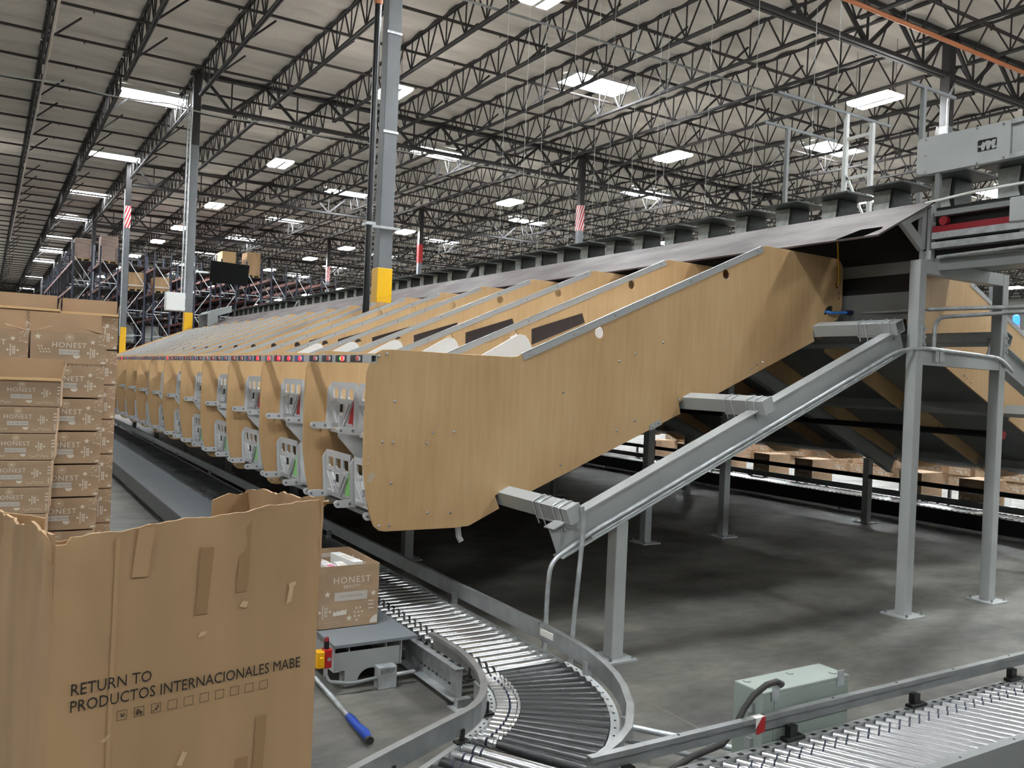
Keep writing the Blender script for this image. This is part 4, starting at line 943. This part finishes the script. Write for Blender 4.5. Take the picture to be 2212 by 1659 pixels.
def carton(kind, w, d, h, loc, rz, label, group=None, open_=None, cat='carton'):
    key = (kind, open_)
    if key not in PROTO:
        t = empty('printed_carton', (0, 0, 0), None, None)
        if open_ is None:
            MB().bx(-w/2, w/2, -d/2, d/2, .001, h).build('carton_body', CARD, t, bevel=.0015)
        else:
            q = .004
            MB().bx(-w/2, w/2, -d/2, -d/2+q, 0, h).bx(-w/2, w/2, d/2-q, d/2, 0, h).bx(-w/2, -w/2+q, -d/2+q, d/2-q, 0, h).bx(w/2-q, w/2, -d/2+q, d/2-q, 0, h).bx(-w/2, w/2, -d/2, d/2, 0, q).build('carton_body', CARD, t)
            if open_ == 'side_flaps':
                MB().bx(-w/2+.002, w/2-.002, d/2-.004, d/2, h, h+.105).build('rear_flap', CARDI, t)
                MB().add([(-w/2+.004, -d/2+.01, h-.002), (-w/2+.004, d/2-.03, h-.002), (-w/2+.10, d/2-.06, h+.035), (-w/2+.095, -d/2+.05, h+.028)], [(0, 1, 2, 3)]).build('side_flap', CARD, t)
                MB().add([(w/2-.004, -d/2+.01, h-.002), (w/2-.004, d/2-.03, h-.002), (w/2-.10, d/2-.06, h+.034), (w/2-.09, -d/2+.05, h+.022)], [(0, 1, 2, 3)]).build('side_flap', CARD, t)
            if open_ == 'up_flap':
                MB().bx(-w/2+.002, w/2-.002, d/2-.004, d/2, h, h+.10).build('rear_flap', CARDI, t)
                MB().add([(-w/2+.003, -d/2+.03, h), (-w/2+.003, d/2-.006, h), (-w/2-.012, d/2-.006, h+.085), (-w/2-.012, -d/2+.12, h+.085)], [(0, 1, 2, 3)]).build('side_flap', CARDI, t)
                MB().add([(w/2-.003, -d/2+.03, h), (w/2-.003, d/2-.006, h), (w/2+.012, d/2-.006, h+.085), (w/2+.012, -d/2+.12, h+.085)], [(0, 1, 2, 3)]).build('side_flap', CARDI, t)
                MB().bx(-w/2, w/2, -d/2-.012, -d/2+.004, h, h+.012).build('front_fold', CARDE, t)
            if open_ == 'tray':
                MB().add([(-w/2, -d/2, h), (w/2, -d/2, h), (w/2, -d/2+.0001, h), (-w/2, -d/2+.0001, h)], [(0, 1, 2, 3)])
                for k in range(4): MB().tube([(w/2-.0045, -d/2+.14+.1*k-.03, h-.045), (w/2-.0052, -d/2+.14+.1*k-.03, h-.045)], .013, 10).build('printed_dot', INK, t)
                MB().bx(-.06, .06, d/2-.0052, d/2-.0042, h-.055, h-.03).build('inner_label', BADGE, t)
        a, b, c, e_ = prints(kind, w, h, lambda u, v, e=0: (u, -d/2-.0008-e, v))
        a.build('printed_lettering', INK, t, fix=False); lb = b.build('printed_label', BADGE, t, fix=False); c.build('label_lettering', LABT, lb, fix=False)
        if e_.f: e_.build('round_badge_print', FAINT, t, fix=False)
        PROTO[key] = t; used = t
    else: used = copy_tree(PROTO[key])
    used.location = loc; used.rotation_euler = (0, 0, rz)
    return tag(used, label, cat, group)
pal = empty('pallet', (.3, 4.9, 0), 'low wooden pallet under the carton stacks, hidden behind the big carton', 'pallet')
for k in range(8): MB(pal.location).bx(-.4, .9, 4.24+.17*k, 4.34+.17*k, .03, .043).build('deck_plank', WOODP, pal)
for x in (-.35, .25, .85): MB(pal.location).bx(x-.04, x+.04, 4.24, 5.53, 0, .03).build('bearer', WOODP, pal)
def stack(kind, w, d, h, pitch, n, xc, yc, ztop, lean, rz, topkind, where, group, vis):
    for k in range(n):
        z = ztop-h-pitch*k
        if k < vis: lab = ('open-topped white-printed carton on top of the %s' % where) if k == 0 else ('white-printed carton %s from the top of the %s' % (nth(k), where))
        else: lab = 'white-printed carton low in the %s' % where
        carton(kind, w, d, h, (xc-lean*k+random.uniform(-.003, .003)*(k > 0), yc, z), rz, lab, group, topkind if k == 0 else None)
G = 'printed cartons stacked on the left'
stack('F', .31, .24, .118, .1205, 13, .148, 4.53, 1.607, .008, R(-6), 'up_flap', 'short front carton stack at the left edge', G, 7)
stack('S', .335, .25, .157, .1642, 11, .343, 4.875, 1.842, .0035, 0, 'side_flaps', 'middle carton stack behind the front one', G, 7)
stack('S', .335, .25, .157, .1642, 11, -.003, 4.875, 1.842, .0035, 0, 'side_flaps', 'middle left stack cut by the picture edge', G, 2)
stack('T', .285, .25, .187, .1917, 10, .482, 5.345, 1.955, 0, R(-6), 'up_flap', 'rear right carton stack beside the table', G, 5) if False else None
def tstack(xc, rz, where, vis, zt):
    for k in range(10):
        z = zt-.187-.1912*k
        lab = ('open-topped printed carton on top of the %s' % where) if k == 0 else (('printed carton %s from the top of the %s' % (nth(k), where)) if k < vis else 'printed carton low in the %s' % where)
        carton('S', .285, .25, .187, (xc, 5.345, z), rz, lab, G, 'wide' if False else ('up_flap2' if k == 0 else 'plain'))
_c = carton
def carton(kind, w, d, h, loc, rz, label, group=None, open_=None, cat='carton'):
    k2 = {'up_flap2': 'up_flap', 'plain': None}.get(open_, open_)
    if open_ in ('up_flap2', 'plain'):
        global PROTO
        keep = PROTO; PROTO = TPRO
        r = _c(kind, w, d, h, loc, rz, label, group, k2, cat); PROTO = keep; return r
    return _c(kind, w, d, h, loc, rz, label, group, open_, cat)
TPRO = {}
tstack(.482, R(-5), 'rear right carton stack beside the table', 5, 1.957)
tstack(.185, 0, 'rear left carton stack', 2, 1.965)
# carton waiting on the table end, with goods inside
c = carton('tall', .352, .5, .356, (1.808, 4.872, .25), 0, 'open printed carton of white packs standing on the near end of the table', None, 'tray')
gi = [(-.13, -.16, .02, .05, .14, .325, 0), (-.07, -.12, .03, .06, .2, .345, .1), (-.01, -.13, .035, .055, .18, .35, -.08), (.05, -.05, .03, .06, .3, .375, .12), (-.10, .03, .02, .07, .14, .35, .2)]
for q, (x, y, _, w, d, zt, rz) in enumerate(gi):
    X, Yy = 1.808+x, 4.872+y
    t = empty('white_pack', (X, Yy, .256), ['small white pack at the left inside the open carton on the table', 'white pack with pink print inside the open carton on the table', 'flat white pack in the middle of the open carton on the table', 'white pack with grey specks leaning highest in the open carton', 'white pack at the back of the open carton on the table'][q], 'pack', 'packs inside the open carton')
    M = Matrix.Rotation(rz, 3, 'Z')
    MB(t.location).box((X, Yy, .256+(zt-.02)/2), (w, d, zt-.02), M).build('pack_body', WHITE, t, bevel=.002)
    MB(t.location).box((X, Yy-.01, .256+zt-.0195), (w*.6, d*.4, .001), M).build('printed_patch', PINK if q in (0, 1) else BADGE, t)
# cartons on and beyond the far table
rnd = random.Random(11)
far_lab = 'printed carton among those standing beyond the far roller conveyor'
PROTO2 = {}
for k in range(24):
    y = 5.6+.47*k+rnd.uniform(-.05, .05)
    if k in (3, 6, 9, 13): continue
    carton('tall', .352, .5, .356, (11.62 if k % 3 else 11.58, y, .27), R(-90), 'printed carton standing on the far table beneath the far side chutes' , 'cartons on the far table', 'tray' if k % 2 else None) if k < 18 and k % 2 == 0 else None
for k in range(20):
    y = 5.7+.42*k
    for j in range(rnd.choice((2, 3, 3))):
        carton('S', .335, .25, .157, (12.5+rnd.uniform(-.05, .05), y, .40+.165*j), R(-90), far_lab, 'cartons beyond the far table')
for q in range(4):
    t = empty('carton_bench', (12.5, 6.7+2.3*q, 0), 'plain low bench carrying the far printed cartons', 'bench', 'benches under the far cartons')
    MB(t.location).bx(12.2, 12.85, 5.58+2.28*q, 7.82+2.28*q, .36, .40).build('bench_top', TABLE, t)
    for x in (12.25, 12.8):
        for y in (5.65, 7.75): MB(t.location).bx(x-.02, x+.02, y+2.28*q-.02, y+2.28*q+.02, 0, .36).build('leg', GREYD, t)
# far roller conveyor and table (mirror of the near line)
t = empty('far_roller_conveyor', (10.9, 14, 0), 'roller conveyor on the far side of the sorter, glimpsed between the posts', 'conveyor'); o = t.location
MB(o).bx(10.78, 10.83, 4.2, Y_END, .04, .236).build('side_channel', BLACK, t)
MB(o).bx(11.25, 11.30, 4.2, Y_END, .05, .236).build('side_channel', GREYD, t)
MB(o).bx(11.27, 11.30, 4.2, Y_END, .255, .34).build('guard_rail', GREYD, t)
r0 = None; rest = MB(o)
for k in range(240):
    y = 4.25+.078*k
    if k < 100:
        if r0 is None: r0 = MB(o).tube([(10.83, y, .226), (11.25, y, .226)], .024, 8).build('roller', CHROME, t, smooth=True)
        else: r_ = r0.copy(); COL.objects.link(r_); r_.location = (0, .078*k, 0)
    else: rest.tube([(10.83, y, .226), (11.25, y, .226)], .024, 6)
tag(rest.build('rollers', CHROME, t, smooth=True), kind='stuff')
for k in range(8): MB(o).bx(10.80, 11.28, 5.4+2.8*k, 5.45+2.8*k, 0, .05).build('cross_member', GREYD, t)
t = empty('far_table', (11.6, 14, 0), 'low table beyond the far roller conveyor carrying printed cartons', 'table'); o = t.location
MB(o).bx(11.34, 11.86, 4.3, Y_END, .25, .27).build('table_top', TABLE, t)
for k in range(8):
    for x in (11.4, 11.8): MB(o).bx(x-.03, x+.03, 4.5+3*k, 4.56+3*k, 0, .25).build('leg', GREYD, t)

# ------------------------------------------------------------------ the big worn carton in front
def big_carton():
    t = empty('return_carton', (.36, 2.06, 0), 'big worn brown carton with black return lettering and a torn open top', 'carton'); o = t.location
    FL, FR, BR, BL = Vector((.116, 1.75, 0)), Vector((.645, 1.838, 0)), Vector((.622, 2.36, 0)), Vector((.032, 2.32, 0))
    rnd = random.Random(21)
    def wall(a, b, nu, nz, top, inward, dent=.006, name='wall', seed=0):
        r_ = random.Random(seed); d = (b-a); L = d.length; d.normalize(); n = inward.normalized()
        dn = [[0]*(nz+1) for _ in range(nu+1)]
        bumps = [(r_.uniform(0, 1), r_.uniform(.45, 1), r_.uniform(.05, .16), r_.uniform(-1, 1)*dent) for _ in range(16)]
        vs = []; 
        for lay in (0, .006):
            for i in range(nu+1):
                u = i/nu; T = top(u)
                for j in range(nz+1):
                    v = j/nz; z = .002+T*v
                    off = sum(q*math.exp(-((u-cu)**2+(v-cv)**2*2.2)/(2*s*s)) for cu, cv, s, q in bumps)*(0 if i in (0, nu) else 1)
                    cr = 0
                    if v > .86: cr = -.005*math.sin(9*u+seed)*(v-.86)/.14+.004*math.sin(23*u+31*v+seed)*math.sin(57*v-9*u)*min(1, (v-.86)/.05)
                    vs.append(a+d*(L*u)+n*(lay+off+cr)+Vector((0, 0, z)))
        N = (nu+1)*(nz+1); ix = lambda l, i, j: l*N+i*(nz+1)+j; fs = []
        for i in range(nu):
            for j in range(nz):
                fs.append((ix(0, i, j), ix(0, i+1, j), ix(0, i+1, j+1), ix(0, i, j+1))); fs.append((ix(1, i, j), ix(1, i, j+1), ix(1, i+1, j+1), ix(1, i+1, j)))
            fs.append((ix(0, i, nz), ix(0, i+1, nz), ix(1, i+1, nz), ix(1, i, nz))); fs.append((ix(0, i, 0), ix(1, i, 0), ix(1, i+1, 0), ix(0, i+1, 0)))
        for j in range(nz): fs.append((ix(0, 0, j), ix(0, 0, j+1), ix(1, 0, j+1), ix(1, 0, j))); fs.append((ix(0, nu, j), ix(1, nu, j), ix(1, nu, j+1), ix(0, nu, j+1)))
        w = MB(o).add(vs, fs).build(name, CARDB, t, smooth=True)
        return w, a, d, n, L
    def jag(u, amp, seed):
        return amp*(math.sin(17*u+seed)+.6*math.sin(41*u+2*seed)+.4*math.sin(97*u+seed*3))
    # the front face stays nearly flat so that the lettering sits on it
    front, a, d, n, L = wall(FL, FR, 60, 40, lambda u: 1.372+.045*u+jag(u, .0022, 1)-(.012 if u < .04 else 0), Vector((-.16, .98, 0)), .0012, 'front_wall', 2)
    wall(BL, FL, 20, 30, lambda u: 1.335+.045*u+jag(u, .005, 4)+(.012 if u < .1 else 0), Vector((.98, .1, 0)), .006, 'left_wall', 5)
    wall(FR, BR, 24, 30, lambda u: 1.417-.045*u+jag(u, .0035, 7), Vector((-.98, -.05, 0)), .004, 'right_wall', 8)
    wall(BL, BR, 40, 30, lambda u: 1.26+jag(u, .004, 9), Vector((.05, -1, 0)), .003, 'back_wall', 12)
    # torn flap stubs left standing at the back corners
    def flap(pts, nm='flap_stub'):
        m = MB(o); vs = [Vector(p) for p in pts]; nn = (vs[1]-vs[0]).cross(vs[2]-vs[0]).normalized()*.005; k = len(vs)
        m.add(vs+[v+nn for v in vs], [tuple(range(k)), tuple(range(2*k-1, k-1, -1))]+[(i, (i+1) % k, (i+1) % k+k, i+k) for i in range(k)]); m.build(nm, CARDB, t)
    flap([(.515, 2.32, 1.24), (.617, 2.345, 1.24), (.617, 2.345, 1.368), (.585, 2.335, 1.362), (.56, 2.33, 1.368), (.515, 2.32, 1.352)])
    flap([(.04, 2.30, 1.24), (.125, 2.25, 1.24), (.128, 2.245, 1.335), (.10, 2.265, 1.34), (.04, 2.30, 1.345)])
    flap([(.622, 1.86, 1.395), (.645, 1.84, 1.41), (.66, 1.835, 1.412), (.655, 1.85, 1.398), (.63, 1.90, 1.385)])
    flap([(.116, 1.752, 1.33), (.116, 1.752, 1.372), (.10, 1.80, 1.385), (.108, 1.77, 1.345)])
    nrm = -n
    def fp(u, v, e=0): return a+d*u+nrm*(.0032+e)+Vector((0, 0, v))
    return t, fp, L, o
bc, fp, L, o = big_carton()
k_ = L/.529
tm = MB(o)
put_text(tm, 'RETURN TO', .0315, lambda u, v: fp(u, v), 'LEFT', 1.0, .85, .034, 1.084)
put_text(tm, 'PRODUCTOS INTERNACIONALES MABE', .0315, lambda u, v: fp(u, v), 'LEFT', 1.0, .822, .034, 1.053)
tm.build('black_lettering', INKB, bc, fix=False)
sq = MB(o)
for k in range(10):
    u, z, s = .118+.0318*k, 1.0195+.0001*k, .0185
    sq.flat([rect(u, z, u+s, z+s), rect(u+.0009, z+.0009, u+s-.0009, z+s-.0009)], lambda x, y: fp(x, y))
    if k < 3:
        r_ = random.Random(k)
        for q in range([7, 16, 12][k]):
            x, y = u+.003+r_.uniform(0, .01), z+.003+r_.uniform(0, .01); sq.flat([rect(x, y, x+[.0028, .0032, .0026][k], y+.0016)], lambda a_, b_: fp(a_, b_))
sq.build('square_print', INKB, bc, fix=False)
TAPEB = mat('brown_tape_mark', (155, 123, 86), .5); TAPEC = mat('faded_tape_mark', (180, 147, 108), .5)
def strip(pts, m, nm): MB(o).flat([pts], lambda x, y: fp(x, y, -.0004)).build(nm, m, bc, fix=False)
strip([(.26, 1.20), (.285, 1.20), (.295, 1.335), (.268, 1.335)], TAPEB, 'tape_mark'); strip([(.345, 1.235), (.368, 1.235), (.375, 1.395), (.352, 1.395)], TAPEB, 'tape_mark')
strip([(.135, 1.29), (.165, 1.29), (.175, 1.385), (.145, 1.385)], TAPEC, 'tape_mark'); strip([(.395, .84), (.42, .84), (.424, .965), (.40, .965)], TAPEB, 'tape_mark')
strip([(.10, .80), (.108, .80), (.112, 1.37), (.104, 1.37)], TAPEC, 'tape_mark'); strip([(.355, .80), (.385, .80), (.385, .885), (.357, .885)], TAPEB, 'tape_mark')
for pts in ([(.458, 1.196), (.470, 1.199), (.474, 1.232), (.480, 1.236), (.478, 1.242), (.462, 1.24), (.464, 1.228)], [(.352, 1.205), (.368, 1.20), (.372, 1.213), (.36, 1.216)], [(.268, 1.153), (.284, 1.158), (.286, 1.165), (.272, 1.164)], [(.09, .985), (.098, .993), (.108, .998), (.10, .985)], [(.235, .905), (.245, .90), (.256, .925), (.246, .93)]):
    MB(o).flat([pts], lambda x, y: fp(x, y, .0006)).build('torn_tape_scrap', mat('torn_paper_scrap', (206, 176, 138), .5), bc, fix=False)

# ------------------------------------------------------------------ pallet racks far behind
def rack(x, y0, nb, label, levels=(2.9, 4.35, 5.8, 7.2), top=8.1):
    t = empty('pallet_rack', (x+.49, y0, 0), label, 'rack', 'pallet racks at the back'); o = t.location; D = .98; B = 2.75
    for k in range(nb+1):
        y = y0+B*k; m = MB(o)
        for a in (0, D-.08): m.bx(x+a, x+a+.08, y-.045, y+.045, 0, top)
        u = m.build('upright_frame', NAVY, t)
        if k < 3:
            m = MB(o); z = .5; q = 0
            while z < top-.9:
                m.bar((x+.04, y, z), (x+D-.04, y, z), .035); a, b = ((x+.05, y, z+.02), (x+D-.05, y, z+1.35)) if q % 2 else ((x+D-.05, y, z+.02), (x+.05, y, z+1.35)); m.bar(a, b, .035); z += 1.4; q += 1
            m.build('lattice_bracing', GALV, u)['label'] = 'zinc cross bracing'
    for z in levels:
        for a in (-.005, D-.045): MB(o).bx(x+a, x+a+.05, y0+.045, y0+B*nb-.045, z-.13, z).build('beam', ORANGE, t)['label'] = 'orange beam'
        MB(o).bx(x+.05, x+D-.05, y0+.05, y0+B*nb-.05, z-.03, z-.01).build('deck', DKG, t)
    return t
RX = [(3.74, 52, 10), (5.06, 52, 2), (6.46, 52, 10), (7.84, 52, 10), (10.05, 52, 10), (11.5, 52, 10), (12.95, 52, 10), (14.45, 52, 10), (16.0, 52, 10), (17.6, 52, 10)]
RL = ['leftmost pallet rack at the back, a wrapped load on its top level', 'short pallet rack second from the left with the tallest wrapped load', 'pallet rack behind the left striped column', 'pallet rack holding the open timber crate, left of the white electrical box', 'pallet rack just right of the white electrical box', 'pallet rack behind the black screen', 'pallet rack right of the black screen carrying tall brown cartons', 'pallet rack second to the right of the black screen', 'pallet rack third to the right of the black screen', 'rightmost pallet rack, rising behind the thin black riser pipe']
for (x, y, n), l in zip(RX, RL): rack(x, y, n, l, top=8.1 if x < 15 else 7.7)
def load(x0, x1, y0, y1, z0, z1, m, label, nm='wrapped_load', cat='load', grp=None):
    t = empty(nm, ((x0+x1)/2, (y0+y1)/2, z0), label, cat, grp); o = t.location
    MB(o).bx(x0, x1, y0, y1, z0+.12, z1).build('goods', m, t, bevel=.03)
    p = MB(o)
    for k in range(5): p.bx(x0, x1, y0+(y1-y0)*k/5, y0+(y1-y0)*(k+.6)/5, z0+.10, z0+.12)
    for a in (0, .45, .9): p.bx(x0+(x1-x0)*a, x0+(x1-x0)*a+.1, y0, y1, z0, z0+.10)
    p.build('wooden_pallet', WOODP, t)
load(3.83, 4.64, 52.2, 53.5, 7.2, 8.42, WRAP, 'shrink-wrapped pinkish load on top of the leftmost pallet rack')
load(5.12, 5.98, 52.2, 53.4, 7.2, 8.72, WRAP, 'tallest shrink-wrapped load, on the second pallet rack from the left')
load(6.55, 7.38, 52.2, 53.5, 5.8, 6.85, CARDB, 'large brown crate behind the left striped column', 'crate', 'crate')
load(7.93, 8.74, 52.2, 53.5, 5.8, 6.70, CARDB, 'large brown crate with a pale lid next to the white electrical box', 'crate', 'crate')
load(13.05, 13.85, 52.2, 53.5, 7.2, 8.7, CARDB, 'tall brown carton load high on the rack right of the black screen')
load(11.6, 12.4, 52.2, 53.5, 7.2, 8.6, WOODP, 'pale timber load behind the top of the black screen')
for k in range(8):
    x = RX[[2, 3, 4, 5, 6, 3, 2, 7][k]][0]
    load(x+.1, x+.88, 52.3+(2.75 if k > 4 else 0), 53.4+(2.75 if k > 4 else 0), 0.02 if k < 5 else 2.9, 1.8 if k < 5 else 4.0, WPAINT, 'white wrapped goods low on the pallet racks', grp='white goods low on the racks')

# ------------------------------------------------------------------ things fixed to the columns and roof
t = empty('screen', (6.6, 28.55, 4.4), 'large black screen on an arm beside the grey column', 'screen'); o = t.location
MB(o).prism([[(5.98, 4.43), (7.16, 4.40), (7.22, 5.08), (5.99, 5.12)]], lambda u, v, q: (u, 28.5+q, v), 0, .06).build('display', SCREEN, t, bevel=.008)
MB(o).bx(5.55, 6.6, 28.6, 28.66, 4.70, 4.76).bx(6.4, 6.8, 28.56, 28.6, 4.55, 4.95).bx(5.548, 5.60, 28.66, 28.95, 4.68, 4.78).build('arm', GALV, t)
t = empty('electrical_cabinet', (4.97, 28.6, 3.42), 'white electrical box mounted on the left of the grey column', 'electrical box'); o = t.location
MB(o).bx(4.68, 5.25, 28.45, 28.75, 3.42, 4.0).build('cabinet', WPAINT, t, bevel=.01)
MB(o).bx(4.70, 5.23, 28.435, 28.45, 3.44, 3.98).build('door', WPAINT, t)
MB(o).bx(5.2, 5.32, 28.75, 28.80, 3.5, 3.56).bx(5.2, 5.32, 28.75, 28.80, 3.86, 3.92).build('mounting_rail', GALV, t)
pipe('conduit', [(5.235, 28.62, 4.0), (5.235, 28.62, 9.9)], .03, GALV, 'right of two conduits rising from the white electrical box', 'conduit')
pipe('conduit', [(5.15, 28.62, 4.0), (5.15, 28.62, 9.9)], .025, GALV, 'left of two conduits rising from the white electrical box', 'conduit')
pipe('conduit', [(5.27, 44.2, 3.0), (5.27, 44.2, 9.9)], .025, GALV, 'thin conduit running up the striped column before the pallet racks', 'conduit')
t = empty('riser_pipe', (5.045, 12.72, .02), 'black vertical riser pipe with a red coupling beside the yellow-sleeved column', 'pipe'); o = t.location
MB(o).cyl((5.045, 12.72, 1.95), (5.045, 12.72, 10.6), .0525, 16).build('pipe', mat('black_riser', (26, 27, 29), .3), t, smooth=True)
MB(o).tube([(5.045, 12.72, 7.5), (5.045, 12.72, 7.53), (5.045, 12.72, 7.62), (5.045, 12.72, 7.65)], [.06, .07, .07, .06], 14).build('red_coupling', ORP, t, smooth=True)['label'] = 'red pipe coupling'
MB(o).bx(4.98, 5.63, 12.845, 12.885, 4.04, 4.08).bx(4.98, 5.12, 12.64, 12.66, 4.035, 4.085).bx(4.98, 5.0, 12.66, 12.85, 4.04, 4.08).build('clamp_channel', GALV, t)
for z in (5.6, 7.2): MB(o).bx(5.30, 5.56, 12.918, 12.93, z, z+.04).build('column_strap', GALV, t)
pipe('orange_pipe', [(9.5, 11.78, 9.92), (42, 11.78, 9.92)], .05, ORP, 'copper-orange pipe crossing the roof in front of the nearest right girder', 'pipe')
for k in range(5):
    x = 12+5*k; tag(MB((x, 11.78, 9.97)).cyl((x, 11.78, 9.97), (x, 11.78, zc(11.78)), .006, 5).build('pipe_hanger', GALV), 'thin rod hanging the copper-orange pipe from the roof', 'hanger', 'hangers of the orange pipe')
pipe('grey_conduit', [(1.15, 13.2, 10.02), (1.15, 75, 10.55)], .035, mat('tan_conduit', (170, 160, 146), .5), 'pale straight conduit running under the leftmost roof joists', 'conduit')
pipe('strut_channel', [(8.3, 17.3, 10.25), (20, 17.3, 10.25)], .03, GREYD, 'grey strut channel crossing beneath the joists at the top of the picture', 'channel')
pipe('column_conduit', bend([(20.45, 12.88, 3.2), (20.45, 12.88, 9.3), (20.7, 12.88, 9.7)], .3), .03, GALV, 'pale conduit on the dark column behind the drive cover', 'conduit')
for k, y in enumerate((12.69, 11.99, 11.48, 10.64, 10.05, 9.69, 9.18, 8.68, 8.53, 7.75, 7.0, 6.18, 5.88)):
    z1 = zc(y)-.2
    tag(MB((7.4, y, 3.05)).cyl((7.4, y, 2.75), (7.4, y, z1), .0032, 5).build('drop_wire', PED), 'thin pale wire dropping from the roof to the sorter', 'wire', 'drop wires above the sorter')
# gantry above the trays
t = empty('scanner_gantry', (7.3, 5.6, 2.8), 'slim white and grey gantry posts standing behind the trays', 'frame'); o = t.location
for y, z, m in ((5.67, 4.52, WPAINT), (5.37, 4.36, WPAINT), (6.42, 4.54, GREYD), (4.84, 4.56, GREYD)): MB(o).bx(7.28, 7.32, y-.02, y+.02, 2.78, z).build('post', m, t)
MB(o).bx(6.3, 8.0, 5.66, 5.685, 4.52, 4.545).build('top_bar', COLG, t); MB(o).bx(6.95, 8.1, 6.41, 6.435, 4.54, 4.565).build('top_bar', COLG, t); MB(o).bx(7.1, 7.8, 4.83, 4.855, 4.56, 4.585).build('top_bar', COLG, t)
for z in (3.85, 4.25): MB(o).bx(7.29, 7.31, 5.37, 5.67, z, z+.03).build('cross_bar', WPAINT, t)
MB(o).bar((7.3, 5.65, 3.9), (7.3, 5.3, 3.2), .02).build('brace', WPAINT, t)
tag(MB((6.9, 4.72, 3.85)).tube([(7.0, 4.5, 3.12), (7.0, 4.5, 3.86), (7.0, 4.5, 3.90), (7.0, 4.5, 4.02), (7.0, 4.5, 4.07)], [.012, .012, .02, .018, .006], 8).build('antenna', WHITE, smooth=True), 'slim white antenna rising behind the drive cover', 'antenna')
t = empty('blue_beacon', (14.0, 7.5, 0), 'lit blue beacon on a white post in the bright aisle at the right edge', 'lamp'); o = t.location
MB(o).bx(13.96, 14.04, 7.46, 7.54, 0, 2.93).bx(13.9, 14.1, 7.4, 7.6, 0, .02).build('post', WPAINT, t)
MB(o).tube([(14, 7.5, 2.93), (14, 7.5, 3.06), (14, 7.5, 3.09)], [.05, .05, .02], 12).build('beacon', LBLUE, t, smooth=True)
MB(o).bx(13.7, 14.3, 7.48, 7.52, 2.65, 2.85).build('sign_panel', WPAINT, t)
# bits hanging under the near chute
tag(MB((2.7, 4.9, .7)).tube([(2.655, 4.95, .905), (2.66, 4.95, .75), (2.67, 4.94, .66), (2.685, 4.93, .63)], .02, 8).build('hanging_strap', WPAINT, smooth=True), 'short white strap hanging beneath the near chute', 'strap')

for k in range(7):
    x0 = -1.5+3.05*k; pts = [(x0+3.05*q/8, 28.72, 9.90-.10*math.sin(math.pi*q/8)) for q in range(9)]
    tag(MB(pts[0]).tube(pts, .022, 6).build('cable_bundle', PED, smooth=True), 'pale cable bundle sagging beneath the roof girder between two ties', 'cable', 'cable bundles under the girder')
